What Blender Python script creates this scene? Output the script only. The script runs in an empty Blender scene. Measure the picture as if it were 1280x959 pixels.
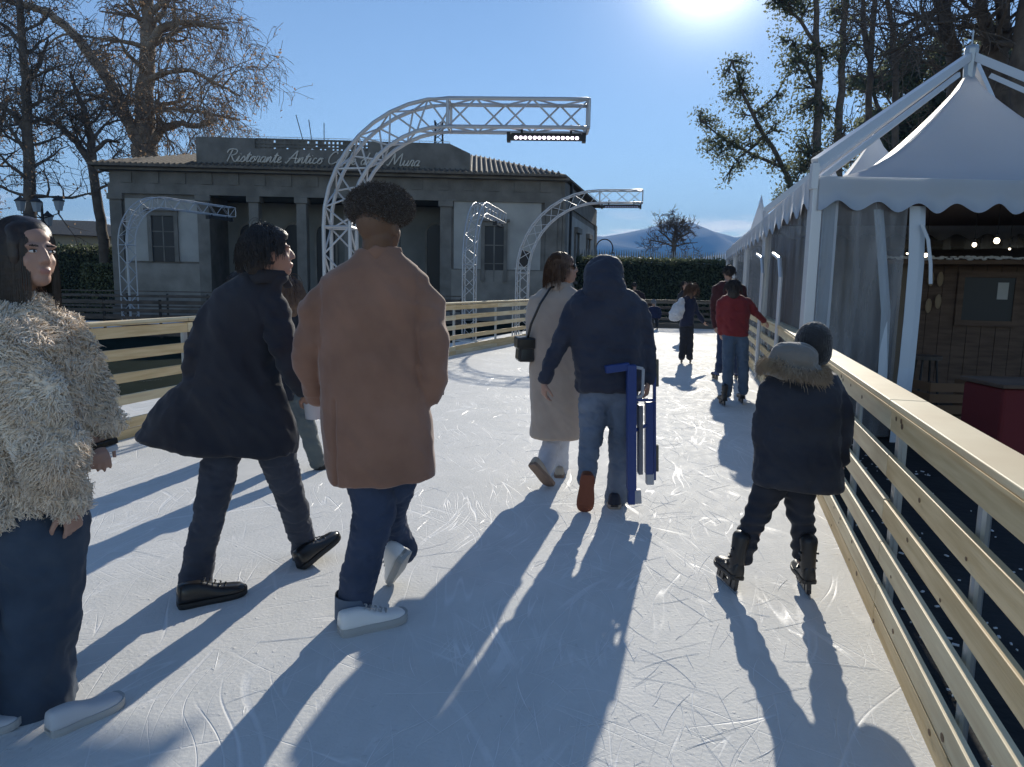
import bpy, bmesh, math, random
import numpy as np
from mathutils import Vector, Matrix, noise
random.seed(7)
C = bpy.context.scene.collection
S = bpy.context.scene
R = math.radians
V = Vector
# ------------------------------------------------------------------ camera model (used to survey the place)
F = 900.0
PITCH, ROLL = R(7.85), R(1.0)
CAM = V((0, 0, 1.5))
_F0 = V((0, math.cos(PITCH), -math.sin(PITCH)))
_U0 = V((0, math.sin(PITCH), math.cos(PITCH)))
_R0 = V((1, 0, 0))
CR = _R0 * math.cos(ROLL) + _U0 * math.sin(ROLL)
CU = _U0 * math.cos(ROLL) - _R0 * math.sin(ROLL)
def ray(px, py): return _F0 + CR * ((px - 640) / F) + CU * ((479.5 - py) / F)
def G(px, py, z=0.0):
    d = ray(px, py); return CAM + d * ((z - CAM.z) / d.z)
def P(px, py, y):
    d = ray(px, py); return CAM + d * (y / d.y)
SUN_EL, SUN_AZ = R(22.5), R(13.9)
SUND = V((math.sin(SUN_AZ) * math.cos(SUN_EL), math.cos(SUN_AZ) * math.cos(SUN_EL), math.sin(SUN_EL)))
# ------------------------------------------------------------------ materials
MATS = {}
def mat(name, col, col2=None, scale=4.0, rough=0.65, metal=0.0, bump=0.0, bscale=60.0, bdist=0.004, sheen=0.0,
        spec=0.5, stretch=(1, 1, 1), bstretch=(1, 1, 1), detail=5.0, contrast=(0.35, 0.65), alpha=1.0, trans=0.0, emit=None, estr=0.0, sss=0.0, translu=0.0):
    if name in MATS: return MATS[name]
    m = bpy.data.materials.new(name); m.use_nodes = True
    nt = m.node_tree; b = nt.nodes['Principled BSDF']; L = nt.links.new
    b.inputs['Base Color'].default_value = (*col, 1)
    b.inputs['Roughness'].default_value = rough
    b.inputs['Metallic'].default_value = metal
    b.inputs['Specular IOR Level'].default_value = spec
    if sheen:
        b.inputs['Sheen Weight'].default_value = sheen
        b.inputs['Sheen Roughness'].default_value = 0.45
    if alpha < 1: b.inputs['Alpha'].default_value = alpha
    if trans: b.inputs['Transmission Weight'].default_value = trans
    if sss:
        b.inputs['Subsurface Weight'].default_value = sss
        b.inputs['Subsurface Radius'].default_value = (0.012, 0.005, 0.003)
        b.inputs['Subsurface Scale'].default_value = 1.0
    if emit:
        b.inputs['Emission Color'].default_value = (*emit, 1); b.inputs['Emission Strength'].default_value = estr
    tc = nt.nodes.new('ShaderNodeTexCoord')
    def noise_(sc, st, det):
        mp = nt.nodes.new('ShaderNodeMapping'); mp.inputs['Scale'].default_value = st
        L(tc.outputs['Object'], mp.inputs['Vector'])
        n = nt.nodes.new('ShaderNodeTexNoise'); n.inputs['Scale'].default_value = sc; n.inputs['Detail'].default_value = det
        L(mp.outputs['Vector'], n.inputs['Vector']); return n
    if col2:
        n = noise_(scale, stretch, detail)
        r = nt.nodes.new('ShaderNodeValToRGB')
        r.color_ramp.elements[0].position, r.color_ramp.elements[1].position = contrast
        r.color_ramp.elements[0].color = (*col, 1); r.color_ramp.elements[1].color = (*col2, 1)
        L(n.outputs['Fac'], r.inputs['Fac']); L(r.outputs['Color'], b.inputs['Base Color'])
    if bump:
        n = noise_(bscale, bstretch, 3.0)
        bp = nt.nodes.new('ShaderNodeBump'); bp.inputs['Strength'].default_value = bump; bp.inputs['Distance'].default_value = bdist
        L(n.outputs['Fac'], bp.inputs['Height']); L(bp.outputs['Normal'], b.inputs['Normal'])
    if translu:
        tl = nt.nodes.new('ShaderNodeBsdfTranslucent'); mx = nt.nodes.new('ShaderNodeMixShader'); mx.inputs[0].default_value = translu
        tl.inputs[0].default_value = (*[min(1, k * 1.6) for k in (col2 or col)], 1)
        L(b.outputs[0], mx.inputs[1]); L(tl.outputs[0], mx.inputs[2]); L(mx.outputs[0], nt.nodes['Material Output'].inputs['Surface'])
    MATS[name] = m; return m
# ------------------------------------------------------------------ mesh builder
OFF = {}
class MB:
    def __init__(s): s.v = []; s.f = []; s.m = []; s.cm = 0
    def add(s, vs, fs):
        o = len(s.v); s.v += [tuple(v) for v in vs]; s.f += [tuple(i + o for i in f) for f in fs]; s.m += [s.cm] * len(fs)
    def box(s, c, size, rz=0.0, M=None, taper=1.0):
        hx, hy, hz = size[0] / 2, size[1] / 2, size[2] / 2
        M = M or Matrix.Rotation(rz, 3, 'Z'); c = V(c); vs = []
        for z in (-1, 1):
            k = taper if z > 0 else 1
            for x, y in ((-1, -1), (1, -1), (1, 1), (-1, 1)): vs.append(c + M @ V((x * hx * k, y * hy * k, z * hz)))
        s.add(vs, [(3, 2, 1, 0), (4, 5, 6, 7), (0, 1, 5, 4), (1, 2, 6, 5), (2, 3, 7, 6), (3, 0, 4, 7)])
    def beam(s, a, b, w, h, up=(0, 0, 1)):
        a, b = V(a), V(b); d = b - a; L = d.length
        if L < 1e-6: return
        x = d / L; y = V(up).cross(x)
        if y.length < 1e-4: y = V((1, 0, 0)).cross(x)
        y.normalize(); z = x.cross(y)
        s.box((a + b) / 2, (L, w, h), M=Matrix((x, y, z)).transposed())
    def tube(s, pts, radii, n=8, ref=(1, 0, 0), cap=True, round_=True):
        pts = [V(p) for p in pts]; k = len(pts)
        if not isinstance(radii, (list, tuple)): radii = [radii] * k
        rr = [r if isinstance(r, tuple) else (r, r) for r in radii]
        T = []
        for i in range(k):
            t = pts[min(i + 1, k - 1)] - pts[max(i - 1, 0)]
            T.append(t.normalized() if t.length > 1e-9 else V((0, 0, 1)))
        P_, R_, T_ = [], [], []
        if cap and round_:
            for q in (0.999, 0.7, 0.35):
                e = math.sqrt(max(0, 1 - q * q)); rm = min(rr[0])
                P_.append(pts[0] - T[0] * rm * q * 0.8); R_.append((rr[0][0] * max(e, .08), rr[0][1] * max(e, .08))); T_.append(T[0])
        P_ += pts; R_ += rr; T_ += T
        if cap and round_:
            for q in (0.35, 0.7, 0.999):
                e = math.sqrt(max(0, 1 - q * q)); rm = min(rr[-1])
                P_.append(pts[-1] + T[-1] * rm * q * 0.8); R_.append((rr[-1][0] * max(e, .08), rr[-1][1] * max(e, .08))); T_.append(T[-1])
        vs = []; ref = V(ref)
        for p, r, t in zip(P_, R_, T_):
            a = ref - t * ref.dot(t)
            if a.length < 0.15:
                q = V((0, 1, 0)) if abs(t.y) < 0.8 else V((0, 0, 1))
                a = q - t * q.dot(t)
            a.normalize(); b = t.cross(a)
            for i in range(n):
                th = 2 * math.pi * i / n
                vs.append(p + a * (math.cos(th) * r[0]) + b * (math.sin(th) * r[1]))
        m = len(P_); fs = []
        for j in range(m - 1):
            for i in range(n):
                fs.append((j * n + i, j * n + (i + 1) % n, (j + 1) * n + (i + 1) % n, (j + 1) * n + i))
        if cap:
            fs.append(tuple(range(n))[::-1]); fs.append(tuple((m - 1) * n + i for i in range(n)))
        s.add(vs, fs)
    def ell(s, c, r, M=None, n=16, k=10):
        M = M or Matrix.Identity(3); c = V(c); vs = [c + M @ V((0, 0, -r[2]))]
        for j in range(1, k):
            ph = math.pi * j / k - math.pi / 2
            for i in range(n):
                th = 2 * math.pi * i / n
                vs.append(c + M @ V((math.cos(th) * math.cos(ph) * r[0], math.sin(th) * math.cos(ph) * r[1], math.sin(ph) * r[2])))
        vs.append(c + M @ V((0, 0, r[2]))); fs = []
        for i in range(n): fs.append((0, 1 + (i + 1) % n, 1 + i))
        for j in range(k - 2):
            for i in range(n):
                a = 1 + j * n + i; b = 1 + j * n + (i + 1) % n
                fs.append((a, b, b + n, a + n))
        t = len(vs) - 1; o = 1 + (k - 2) * n
        for i in range(n): fs.append((o + i, o + (i + 1) % n, t))
        s.add(vs, fs)
    def rings(s, rings, cap=True):
        n = len(rings[0]); vs = [p for r in rings for p in r]; fs = []
        for j in range(len(rings) - 1):
            for i in range(n): fs.append((j * n + i, j * n + (i + 1) % n, (j + 1) * n + (i + 1) % n, (j + 1) * n + i))
        if cap: fs.append(tuple(range(n))[::-1]); fs.append(tuple((len(rings) - 1) * n + i for i in range(n)))
        s.add(vs, fs)
    def poly(s, pts, h=None, dirv=(0, 0, 1)):
        n = len(pts)
        if h is None: s.add(pts, [tuple(range(n))]); return
        d = V(dirv) * h; vs = [V(p) for p in pts] + [V(p) + d for p in pts]
        fs = [tuple(range(n))[::-1], tuple(range(n, 2 * n))] + [(i, (i + 1) % n, n + (i + 1) % n, n + i) for i in range(n)]
        s.add(vs, fs)
    def build(s, name, m, parent=None, smooth=False, kind=None, bevel=0.0, label=None):
        me = bpy.data.meshes.new(name)
        off = OFF.get(parent.name, V((0, 0, 0))) if parent else V((0, 0, 0))
        vs = s.v if off.length == 0 else [(a - off.x, b - off.y, c - off.z) for a, b, c in s.v]
        me.from_pydata(vs, [], s.f); me.update()
        ms = m if isinstance(m, (list, tuple)) else [m]
        for q in ms: me.materials.append(q)
        if len(ms) > 1: me.polygons.foreach_set('material_index', s.m)
        if smooth: me.polygons.foreach_set('use_smooth', [True] * len(me.polygons))
        o = bpy.data.objects.new(name, me); C.objects.link(o)
        if parent: o.parent = parent
        OFF[o.name] = off.copy()
        if kind: o['kind'] = kind
        if label: o['label'] = label
        if bevel:
            b = o.modifiers.new('bevel', 'BEVEL'); b.width = bevel; b.segments = 2; b.limit_method = 'ANGLE'; b.angle_limit = R(50)
        return o
def thing(name, label, cat, loc=(0, 0, 0), group=None):
    o = bpy.data.objects.new(name, None); C.objects.link(o); o.location = loc; o.empty_display_size = 0.2
    o['label'] = label; o['category'] = cat
    if group: o['group'] = group
    OFF[o.name] = V(loc); return o
def tag(o, label, cat, group=None):
    o['label'] = label; o['category'] = cat
    if group: o['group'] = group
    return o
def copy_tree(o, loc=None, parent=None, rot=None):
    c = o.copy(); C.objects.link(c)
    if parent is not None: c.parent = parent
    if loc is not None: c.location = loc
    if rot is not None: c.rotation_euler = (0, 0, rot)
    for ch in list(o.children): copy_tree(ch, parent=c)
    return c
def nz(p, s=1.0, o=0.0): return noise.noise(V((p[0] * s + o, p[1] * s - o, p[2] * s + 2 * o)))
def blob(mb, name, m, parent, voxel=0.012, smooth=6, disp=None, label=None, cut=None, matfn=None):
    """overlapping closed shapes -> one continuous skin"""
    me = bpy.data.meshes.new(name + '_src')
    me.from_pydata(mb.v, [], mb.f); me.update()
    o = bpy.data.objects.new(name + '_src', me); C.objects.link(o)
    r = o.modifiers.new('r', 'REMESH'); r.mode = 'VOXEL'; r.voxel_size = voxel; r.adaptivity = 0
    if smooth:
        q = o.modifiers.new('s', 'SMOOTH'); q.factor = 0.5; q.iterations = smooth
    dg = bpy.context.evaluated_depsgraph_get(); dg.update()
    ev = bpy.data.meshes.new_from_object(o.evaluated_get(dg))
    bpy.data.objects.remove(o); bpy.data.meshes.remove(me)
    n = len(ev.vertices)
    co = np.empty(n * 3); ev.vertices.foreach_get('co', co); co = co.reshape(-1, 3)
    if disp:
        nr = np.array([v.normal[:] for v in ev.vertices])
        d = np.array([disp(V(co[i]), V(nr[i])) for i in range(n)])
        co = co + nr * d[:, None]
    off = OFF.get(parent.name, V((0, 0, 0))) if parent else V((0, 0, 0))
    wco = co.copy(); co = co - np.array(off[:])
    ev.vertices.foreach_set('co', co.ravel()); ev.update()
    ev.name = name
    ms = m if isinstance(m, (list, tuple)) else [m]
    for q in ms: ev.materials.append(q)
    if matfn:
        idx = [matfn(V(np.mean(wco[list(p.vertices)], axis=0))) for p in ev.polygons]
        ev.polygons.foreach_set('material_index', idx)
    ev.polygons.foreach_set('use_smooth', [True] * len(ev.polygons))
    b = bpy.data.objects.new(name, ev); C.objects.link(b)
    if parent: b.parent = parent
    OFF[b.name] = off.copy()
    if label: b['label'] = label
    return b
# ------------------------------------------------------------------ camera, world, sun
cd = bpy.data.cameras.new('camera'); cam = bpy.data.objects.new('camera', cd); C.objects.link(cam)
cd.sensor_width = 36; cd.lens = F / 1280 * 36; cd.clip_start = 0.05; cd.clip_end = 30000
M3 = Matrix((CR, CU, -_F0)).transposed()
cam.matrix_world = Matrix.Translation(CAM) @ M3.to_4x4()
S.camera = cam
w = bpy.data.worlds.new('World'); S.world = w; w.use_nodes = True
nt = w.node_tree; bg = nt.nodes['Background']
sky = nt.nodes.new('ShaderNodeTexSky'); sky.sky_type = 'NISHITA'; sky.sun_disc = False
sky.sun_elevation = SUN_EL; sky.sun_rotation = SUN_AZ; sky.altitude = 50
sky.air_density = 0.9; sky.dust_density = 0.0; sky.ozone_density = 3.0
# halo of bright sky round the sun and thin wisps of cloud low over the hills
tcw = nt.nodes.new('ShaderNodeTexCoord')
dot = nt.nodes.new('ShaderNodeVectorMath'); dot.operation = 'DOT_PRODUCT'; dot.inputs[1].default_value = SUND
nrm = nt.nodes.new('ShaderNodeVectorMath'); nrm.operation = 'NORMALIZE'
nt.links.new(tcw.outputs['Generated'], nrm.inputs[0]); nt.links.new(nrm.outputs[0], dot.inputs[0])
def mth(op, a, b=None, clamp=False):
    n = nt.nodes.new('ShaderNodeMath'); n.operation = op; n.use_clamp = clamp
    for i, q in enumerate((a, b)):
        if q is None: continue
        if isinstance(q, (int, float)): n.inputs[i].default_value = q
        else: nt.links.new(q, n.inputs[i])
    return n.outputs[0]
dmx = mth('MAXIMUM', dot.outputs['Value'], 0.0)
g1 = mth('MULTIPLY', mth('POWER', dmx, 600.0), 16.0)
g2 = mth('MULTIPLY', mth('POWER', dmx, 120.0), 2.0)
g3 = mth('ADD', mth('MULTIPLY', mth('POWER', dmx, 4000.0), 160.0), mth('ADD', g1, g2))
addc = nt.nodes.new('ShaderNodeMix'); addc.data_type = 'RGBA'; addc.blend_type = 'ADD'; addc.inputs[0].default_value = 1.0
comb = nt.nodes.new('ShaderNodeCombineXYZ')
for i, k in enumerate((1.0, 0.98, 0.95)): nt.links.new(mth('MULTIPLY', g3, k), comb.inputs[i])
tint = nt.nodes.new('ShaderNodeMix'); tint.data_type = 'RGBA'; tint.blend_type = 'MULTIPLY'; tint.inputs[0].default_value = 1.0
tint.inputs[7].default_value = (1.02, .96, .92, 1)
nt.links.new(sky.outputs[0], tint.inputs[6])
nt.links.new(tint.outputs[2], addc.inputs[6]); nt.links.new(comb.outputs[0], addc.inputs[7])
sep = nt.nodes.new('ShaderNodeSeparateXYZ'); nt.links.new(nrm.outputs[0], sep.inputs[0])
mp = nt.nodes.new('ShaderNodeMapping'); mp.inputs['Scale'].default_value = (5, 5, 34); nt.links.new(nrm.outputs[0], mp.inputs[0])
cn = nt.nodes.new('ShaderNodeTexNoise'); cn.inputs['Scale'].default_value = 1.6; cn.inputs['Detail'].default_value = 7; nt.links.new(mp.outputs[0], cn.inputs['Vector'])
band = mth('SUBTRACT', 1.0, mth('MULTIPLY', mth('ABSOLUTE', mth('SUBTRACT', sep.outputs[2], 0.068)), 30.0), True)
cl = mth('MULTIPLY', mth('MULTIPLY', mth('SUBTRACT', cn.outputs['Fac'], 0.5), 9.0, True), band, True)
mixc = nt.nodes.new('ShaderNodeMix'); mixc.data_type = 'RGBA'
nt.links.new(cl, mixc.inputs[0]); nt.links.new(addc.outputs[2], mixc.inputs[6]); mixc.inputs[7].default_value = (13, 12.8, 12.5, 1)
nt.links.new(mixc.outputs[2], bg.inputs[0]); bg.inputs[1].default_value = 0.118
sl = bpy.data.lights.new('sun', 'SUN'); sl.energy = 4.6; sl.angle = R(0.55); sl.color = (1.0, 0.93, 0.80)
so = bpy.data.objects.new('sun', sl); C.objects.link(so); so.rotation_euler = SUND.to_track_quat('Z', 'Y').to_euler()
S.view_settings.view_transform = 'Standard'; S.view_settings.look = 'None'; S.view_settings.exposure = 0.42; S.view_settings.gamma = 1
S.cycles.use_denoising = True
S.cycles.volume_bounces = 0; S.cycles.max_bounces = 6; S.cycles.transparent_max_bounces = 12
try: S.cycles.volume_step_rate = 4
except Exception: pass
# ------------------------------------------------------------------ rails as surveyed on the ice
RB = [G(1170, 959), G(1020, 620)]                       # two foot points of the right barrier
rdir = (RB[1] - RB[0]).normalized()
def rr(y):                                               # right barrier, bends a little past y=9.5
    p = RB[0] + rdir * ((y - RB[0].y) / rdir.y)
    if y > 10: p.x -= (y - 10) * 0.05
    return V((p.x, y, 0))
LPTS = [V((-7.2, -4, 0)), V((-3.72, 6.15, 0)), V((-2.72, 10.2, 0)), V((-1.2, 15.2, 0)), V((0.45, 19.6, 0)), V((2.75, 26.0, 0))]
XR = [V((2.75, 26.0, 0)), V((5.2, 26.5, 0)), rr(26.4)]
# ------------------------------------------------------------------ ground and ice
gm = mat('trodden_ground', (0.055, 0.05, 0.04), (0.10, 0.09, 0.07), scale=0.35, rough=0.95, spec=.05, bump=0.5, bscale=9, bdist=0.03)
g = MB(); g.poly([(-6000, -300, -.16), (6000, -300, -.16), (6000, 9000, -.16), (-6000, 9000, -.16)])
g.build('ground', gm, kind='structure')
def ice_material():
    m = bpy.data.materials.new('skating_ice'); m.use_nodes = True; nt = m.node_tree; L = nt.links.new
    b = nt.nodes['Principled BSDF']; tc = nt.nodes.new('ShaderNodeTexCoord')
    def N(t, **k):
        n = nt.nodes.new(t)
        for a, v in k.items(): setattr(n, a, v)
        return n
    def M_(op, a, bb=None, cc=None, clamp=False):
        n = N('ShaderNodeMath', operation=op); n.use_clamp = clamp
        for i, q in enumerate((a, bb, cc)):
            if q is None: continue
            if isinstance(q, (int, float)): n.inputs[i].default_value = q
            else: L(q, n.inputs[i])
        return n.outputs[0]
    def nse(scale, stretch=(1, 1, 1), rot=0.0, det=2.0, off=0.0, warp=None):
        mp = N('ShaderNodeMapping'); mp.inputs['Rotation'].default_value = (0, 0, rot); mp.inputs['Location'].default_value = (off, off * 1.7, 0)
        L(warp or tc.outputs['Object'], mp.inputs['Vector'])
        mp2 = N('ShaderNodeMapping'); mp2.inputs['Scale'].default_value = stretch; L(mp.outputs[0], mp2.inputs[0])
        n = N('ShaderNodeTexNoise'); n.inputs['Scale'].default_value = scale; n.inputs['Detail'].default_value = det
        L(mp2.outputs[0], n.inputs['Vector']); return n.outputs['Fac']
    # curved coordinates so blade marks bend
    wn = N('ShaderNodeTexNoise'); wn.inputs['Scale'].default_value = 0.5; L(tc.outputs['Object'], wn.inputs['Vector'])
    wa = N('ShaderNodeVectorMath', operation='MULTIPLY_ADD'); wa.inputs[1].default_value = (.7, .7, 0); L(wn.outputs['Color'], wa.inputs[0]); L(tc.outputs['Object'], wa.inputs[2])
    tot = None
    for i, (rot, sc, thr) in enumerate([(0.1, 3.0, .010), (-0.35, 3.6, .010), (0.55, 3.2, .009), (1.2, 3.0, .007), (-0.9, 3.4, .007), (0.3, 6.0, .013), (-0.15, 7.0, .013)]):
        f = nse(sc, (1.9, 0.09, 1), rot, 1.0, i * 13.7, wa.outputs[0])
        line = M_('SUBTRACT', 1.0, M_('DIVIDE', M_('ABSOLUTE', M_('SUBTRACT', f, 0.5)), thr), None, True)
        msk = M_('MULTIPLY', M_('SUBTRACT', nse(1.3, (1, 1, 1), 0, 3.0, i * 5.1 + 3), 0.50), 7.0, None, True)
        q = M_('MULTIPLY', line, msk)
        tot = q if tot is None else M_('MAXIMUM', tot, q)
    crumbs = M_('MULTIPLY', M_('SUBTRACT', nse(30, det=4.0), 0.66), 14.0, None, True)
    lump = nse(2.2, det=7.0); fine = nse(60, det=5.0); mid = nse(11, (1, .5, 1), 0.2, det=5.0)
    r = N('ShaderNodeValToRGB'); e = r.color_ramp.elements
    e[0].position = .3; e[1].position = .7; e[0].color = (.61, .615, .60, 1); e[1].color = (.73, .725, .705, 1)
    L(M_('ADD', M_('MULTIPLY', lump, .6), M_('MULTIPLY', mid, .4)), r.inputs['Fac'])
    mx = N('ShaderNodeMix', data_type='RGBA'); L(M_('MULTIPLY', tot, .6), mx.inputs[0]); L(r.outputs[0], mx.inputs[6]); mx.inputs[7].default_value = (.95, .95, .95, 1)
    L(mx.outputs[2], b.inputs['Base Color'])
    rg = M_('SUBTRACT', M_('ADD', .62, M_('MULTIPLY', mid, .28)), M_('MULTIPLY', tot, .3)); L(rg, b.inputs['Roughness'])
    h = M_('ADD', M_('ADD', M_('MULTIPLY', mid, .9), M_('MULTIPLY', fine, .6)), M_('ADD', M_('MULTIPLY', tot, -.55), M_('MULTIPLY', crumbs, .6)))
    bp = N('ShaderNodeBump'); bp.inputs['Strength'].default_value = .5; bp.inputs['Distance'].default_value = .008
    L(h, bp.inputs['Height']); L(bp.outputs[0], b.inputs['Normal']); b.inputs['Specular IOR Level'].default_value = .18
    return m
ICE = ice_material()
ic = MB()
left = [V((-9.0, -6, 0)), V((-5.5, 6, 0)), V((-3.75, 11, 0)), V((-2.5, 15.5, 0)), V((-.7, 20.5, 0)), V((2.2, 28, 0))]
rgt = [V((rr(y).x + .02, y, 0)) for y in (-6, 0, 5, 10, 18, 28)]
ic.poly([rgt[0], rgt[1], rgt[2], rgt[3], rgt[4], rgt[5]] + left[::-1])
ice = ic.build('ice', ICE, kind='structure')
base = MB(); base.poly([p + V((0.06, 0, -.155)) for p in rgt] + [p + V((-.06, 0, -.155)) for p in left[::-1]], .15)
base.build('ice_bed', mat('ice_bed', (.22, .2, .17), rough=.8), kind='structure')
# second lane of ice and dark turf on the far left
l2 = MB(); l2.poly([(-26, 19.6, -.06), (-3.2, 20.4, -.06), (-1.8, 26.3, -.06), (-26, 25.6, -.06)])
l2.build('far_ice', ICE, kind='structure')
tf = MB(); tf.poly([(-40, -6, -.11), (-5, -6, -.11), (3, 29, -.11), (3, 31.5, -.11), (-40, 31.5, -.11)])
tf.build('green_matting', mat('green_matting', (.005, .012, .009), (.009, .018, .014), scale=3, rough=.95, spec=.03, bump=.4, bscale=120), kind='structure')
# dark ground sheet with litter to the right of the barrier
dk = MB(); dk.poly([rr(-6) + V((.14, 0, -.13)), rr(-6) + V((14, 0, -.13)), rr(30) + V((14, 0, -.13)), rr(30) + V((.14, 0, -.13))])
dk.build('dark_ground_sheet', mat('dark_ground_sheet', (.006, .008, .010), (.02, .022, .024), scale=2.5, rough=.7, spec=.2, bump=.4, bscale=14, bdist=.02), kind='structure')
lt = MB()
for i in range(240):
    y = random.uniform(1.0, 7.5); x = rr(y).x + .25 + abs(random.gauss(0, .5)); s = random.uniform(.004, .015)
    lt.box((x, y, -.118), (s * 2, s, .006), random.uniform(0, 3))
lt.build('ice_crumbs', mat('ice_crumbs', (.6, .62, .64), rough=.5), kind='stuff')
# blade scratches standing up as thin ridges of scraped ice
sc = MB()
def scratch(p, ang, L, curv, wd):
    n = 6; pts = []
    for i in range(n + 1):
        t = i / n - .5; a = ang + curv * t
        pts.append(V((p.x + math.sin(ang) * L * t + curv * L * .5 * t * t * math.cos(ang), p.y + math.cos(ang) * L * t - curv * L * .5 * t * t * math.sin(ang), .0)))
    vs = []; fs = []
    for i, q in enumerate(pts):
        d = (pts[min(i + 1, n)] - pts[max(i - 1, 0)]).normalized(); s = V((d.y, -d.x, 0)) * wd * math.sin(math.pi * (i + .3) / (n + .6)) * random.uniform(.6, 1.3)
        vs += [q - s + V((0, 0, .0015)), q + V((0, 0, .0015 + wd * .5)), q + s + V((0, 0, .0015))]
    for i in range(n):
        for k in (0, 1): fs.append((i * 3 + k, i * 3 + k + 1, i * 3 + k + 4, i * 3 + k + 3))
    sc.add(vs, fs)
rs = random.Random(3)
for i in range(1100):
    if rs.random() < .75:
        y = 1.9 + rs.random() ** 1.3 * 14; fx = rs.uniform(.10, .33) if rs.random() < .75 else rs.uniform(-.3, .3)
        p = V((y * fx + rs.gauss(0, .25), y, 0)); 
    else:
        y = rs.uniform(2, 12); p = V((rs.uniform(-.55, .3) * y, y, 0))
    if p.x > rr(p.y).x - .15: continue
    scratch(p, rs.gauss(.2, .55) if rs.random() < .8 else rs.uniform(-1.5, 1.5), rs.uniform(.05, .38), rs.gauss(0, .35), rs.uniform(.0007, .0020))
sc.build('blade_scratches', mat('scraped_ice', (.85, .86, .87), rough=.35), kind='stuff')
# ------------------------------------------------------------------ wooden barriers
PINE = mat('pine_board', (.60, .42, .20), (.77, .58, .32), scale=2.2, stretch=(1, 1, 14), rough=.6, bump=.25, bscale=7, bstretch=(1, 1, 25), detail=7)
PINE2 = mat('pine_board_pale', (.66, .51, .30), (.80, .67, .43), scale=2.0, stretch=(1, 1, 12), rough=.6, bump=.25, bscale=7, bstretch=(1, 1, 25), detail=7)
KNOT = mat('knot', (.16, .09, .045), rough=.7)
GALV = mat('galvanised_steel', (.42, .44, .46), rough=.4, metal=.7)
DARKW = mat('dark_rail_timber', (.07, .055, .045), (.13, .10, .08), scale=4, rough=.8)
DARKM = mat('dark_metal', (.02, .02, .022), rough=.5, metal=.3)
def barrier(name, label, pts, side, spacing=1.12, H=1.03, mats=(PINE, PINE2), posts=GALV, knots=True, slats=((.895, .99), (.69, .787), (.488, .584), (.289, .385)), kick=True, join=2, group=None, capw=.15, z0=0):
    """pts: polyline on the ground; side=+1 posts stand to the right of the line"""
    t = thing(name, label, 'barrier', (pts[0].x, pts[0].y, z0), group)
    seg = []; 
    for a, b in zip(pts[:-1], pts[1:]):
        L = (b - a).length; n = max(1, round(L / spacing))
        seg += [a.lerp(b, i / n) for i in range(n)]
    seg.append(pts[-1]); rn = random.Random(len(pts) * 7 + int(pts[0].x * 10))
    Z = V((0, 0, z0)); th = .028
    def nrm(i):
        a, b = seg[max(i - 1, 0)], seg[min(i + 1, len(seg) - 1)]; d = (b - a).normalized(); return V((d.y, -d.x, 0)) * side
    kn = MB()
    for i in range(0, len(seg) - 1, join):
        j = min(i + join, len(seg) - 1); a, b = seg[i] + Z, seg[j] + Z; d = (b - a).normalized(); nn = V((d.y, -d.x, 0)) * side
        g_ = d * .004
        lv = list(slats) + ([(.001, .092), (.095, .188)] if kick else [])
        for (lo, hi) in lv:
            m_ = MB(); zc = (lo + hi) / 2 + rn.uniform(-.003, .003)
            m_.beam(a + g_ + V((0, 0, zc)) + nn * .014, b - g_ + V((0, 0, zc + rn.uniform(-.003, .003))) + nn * .014, th, hi - lo)
            m_.build('board', rn.choice(mats), t, bevel=.003)
            if knots and a.y < 9:
                for q in range(rn.randint(1, 4)):
                    u = rn.random(); c = a.lerp(b, u) + V((0, 0, zc + rn.uniform(-.3, .3) * (hi - lo))); r_ = rn.uniform(.006, .013)
                    ring = [c - nn * .0012 + d * math.cos(k * .785) * r_ * 1.5 + V((0, 0, math.sin(k * .785) * r_)) for k in range(8)]
                    kn.poly(ring if side > 0 else ring[::-1], .0008, -nn)
        m_ = MB(); m_.beam(a + g_ + nn * (capw * .5 - .012) + V((0, 0, H - .012)), b - g_ + nn * (capw * .5 - .012) + V((0, 0, H - .012)), capw, .026)
        m_.build('handrail', mats[1 if len(mats) > 1 else 0], t, bevel=.004)
        m_ = MB(); m_.beam(a + g_ + nn * .005 + V((0, 0, H - .032)), b - g_ + nn * .005 + V((0, 0, H - .032)), .04, .012)
        m_.build('rail_batten', mats[0], t)
    if kn.v: kn.build('knots', KNOT, t, kind='stuff')
    for i, p in enumerate(seg):
        nn = nrm(i); m_ = MB()
        if i % join == 0: 
            for q in (-.022, .0, .022):
                d = V((-nn.y, nn.x, 0)); m_.box(p + Z + nn * .05 + d * q + V((0, 0, .44)), (.016, .034, 1.09), math.atan2(nn.y, nn.x) + math.pi / 2)
            m_.box(p + Z + nn * .056 + V((0, 0, .44)), (.07, .016, 1.08), math.atan2(nn.y, nn.x) + math.pi / 2)
        else: m_.tube([p + Z + nn * .055 + V((0, 0, -.12)), p + Z + nn * .055 + V((0, 0, H - .045))], .019, n=10, round_=False)
        m_.build('post', posts, t)
    return t
barrier('wooden_barrier', 'pale pine board barrier along the right edge of the ice beside the white tents', [rr(-.9), rr(5.1), rr(9.1), rr(13.1), rr(19.1), rr(26.3)], 1, spacing=1.04)
barrier('wooden_barrier', 'pale pine board barrier on the left, running behind the men in coats', LPTS[1:] if False else [V((-5.3, 0.2, 0))] + LPTS[1:], -1, spacing=1.25, knots=False, H=1.10, slats=((.95, 1.05), (.74, .84), (.53, .62), (.32, .41)))
barrier('wooden_barrier', 'dark backlit board barrier crossing the far end of the ice before the hedge', XR, -1, spacing=1.2, knots=False, mats=(DARKW, mat('weathered_board', (.16, .13, .1), rough=.7)))
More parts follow.
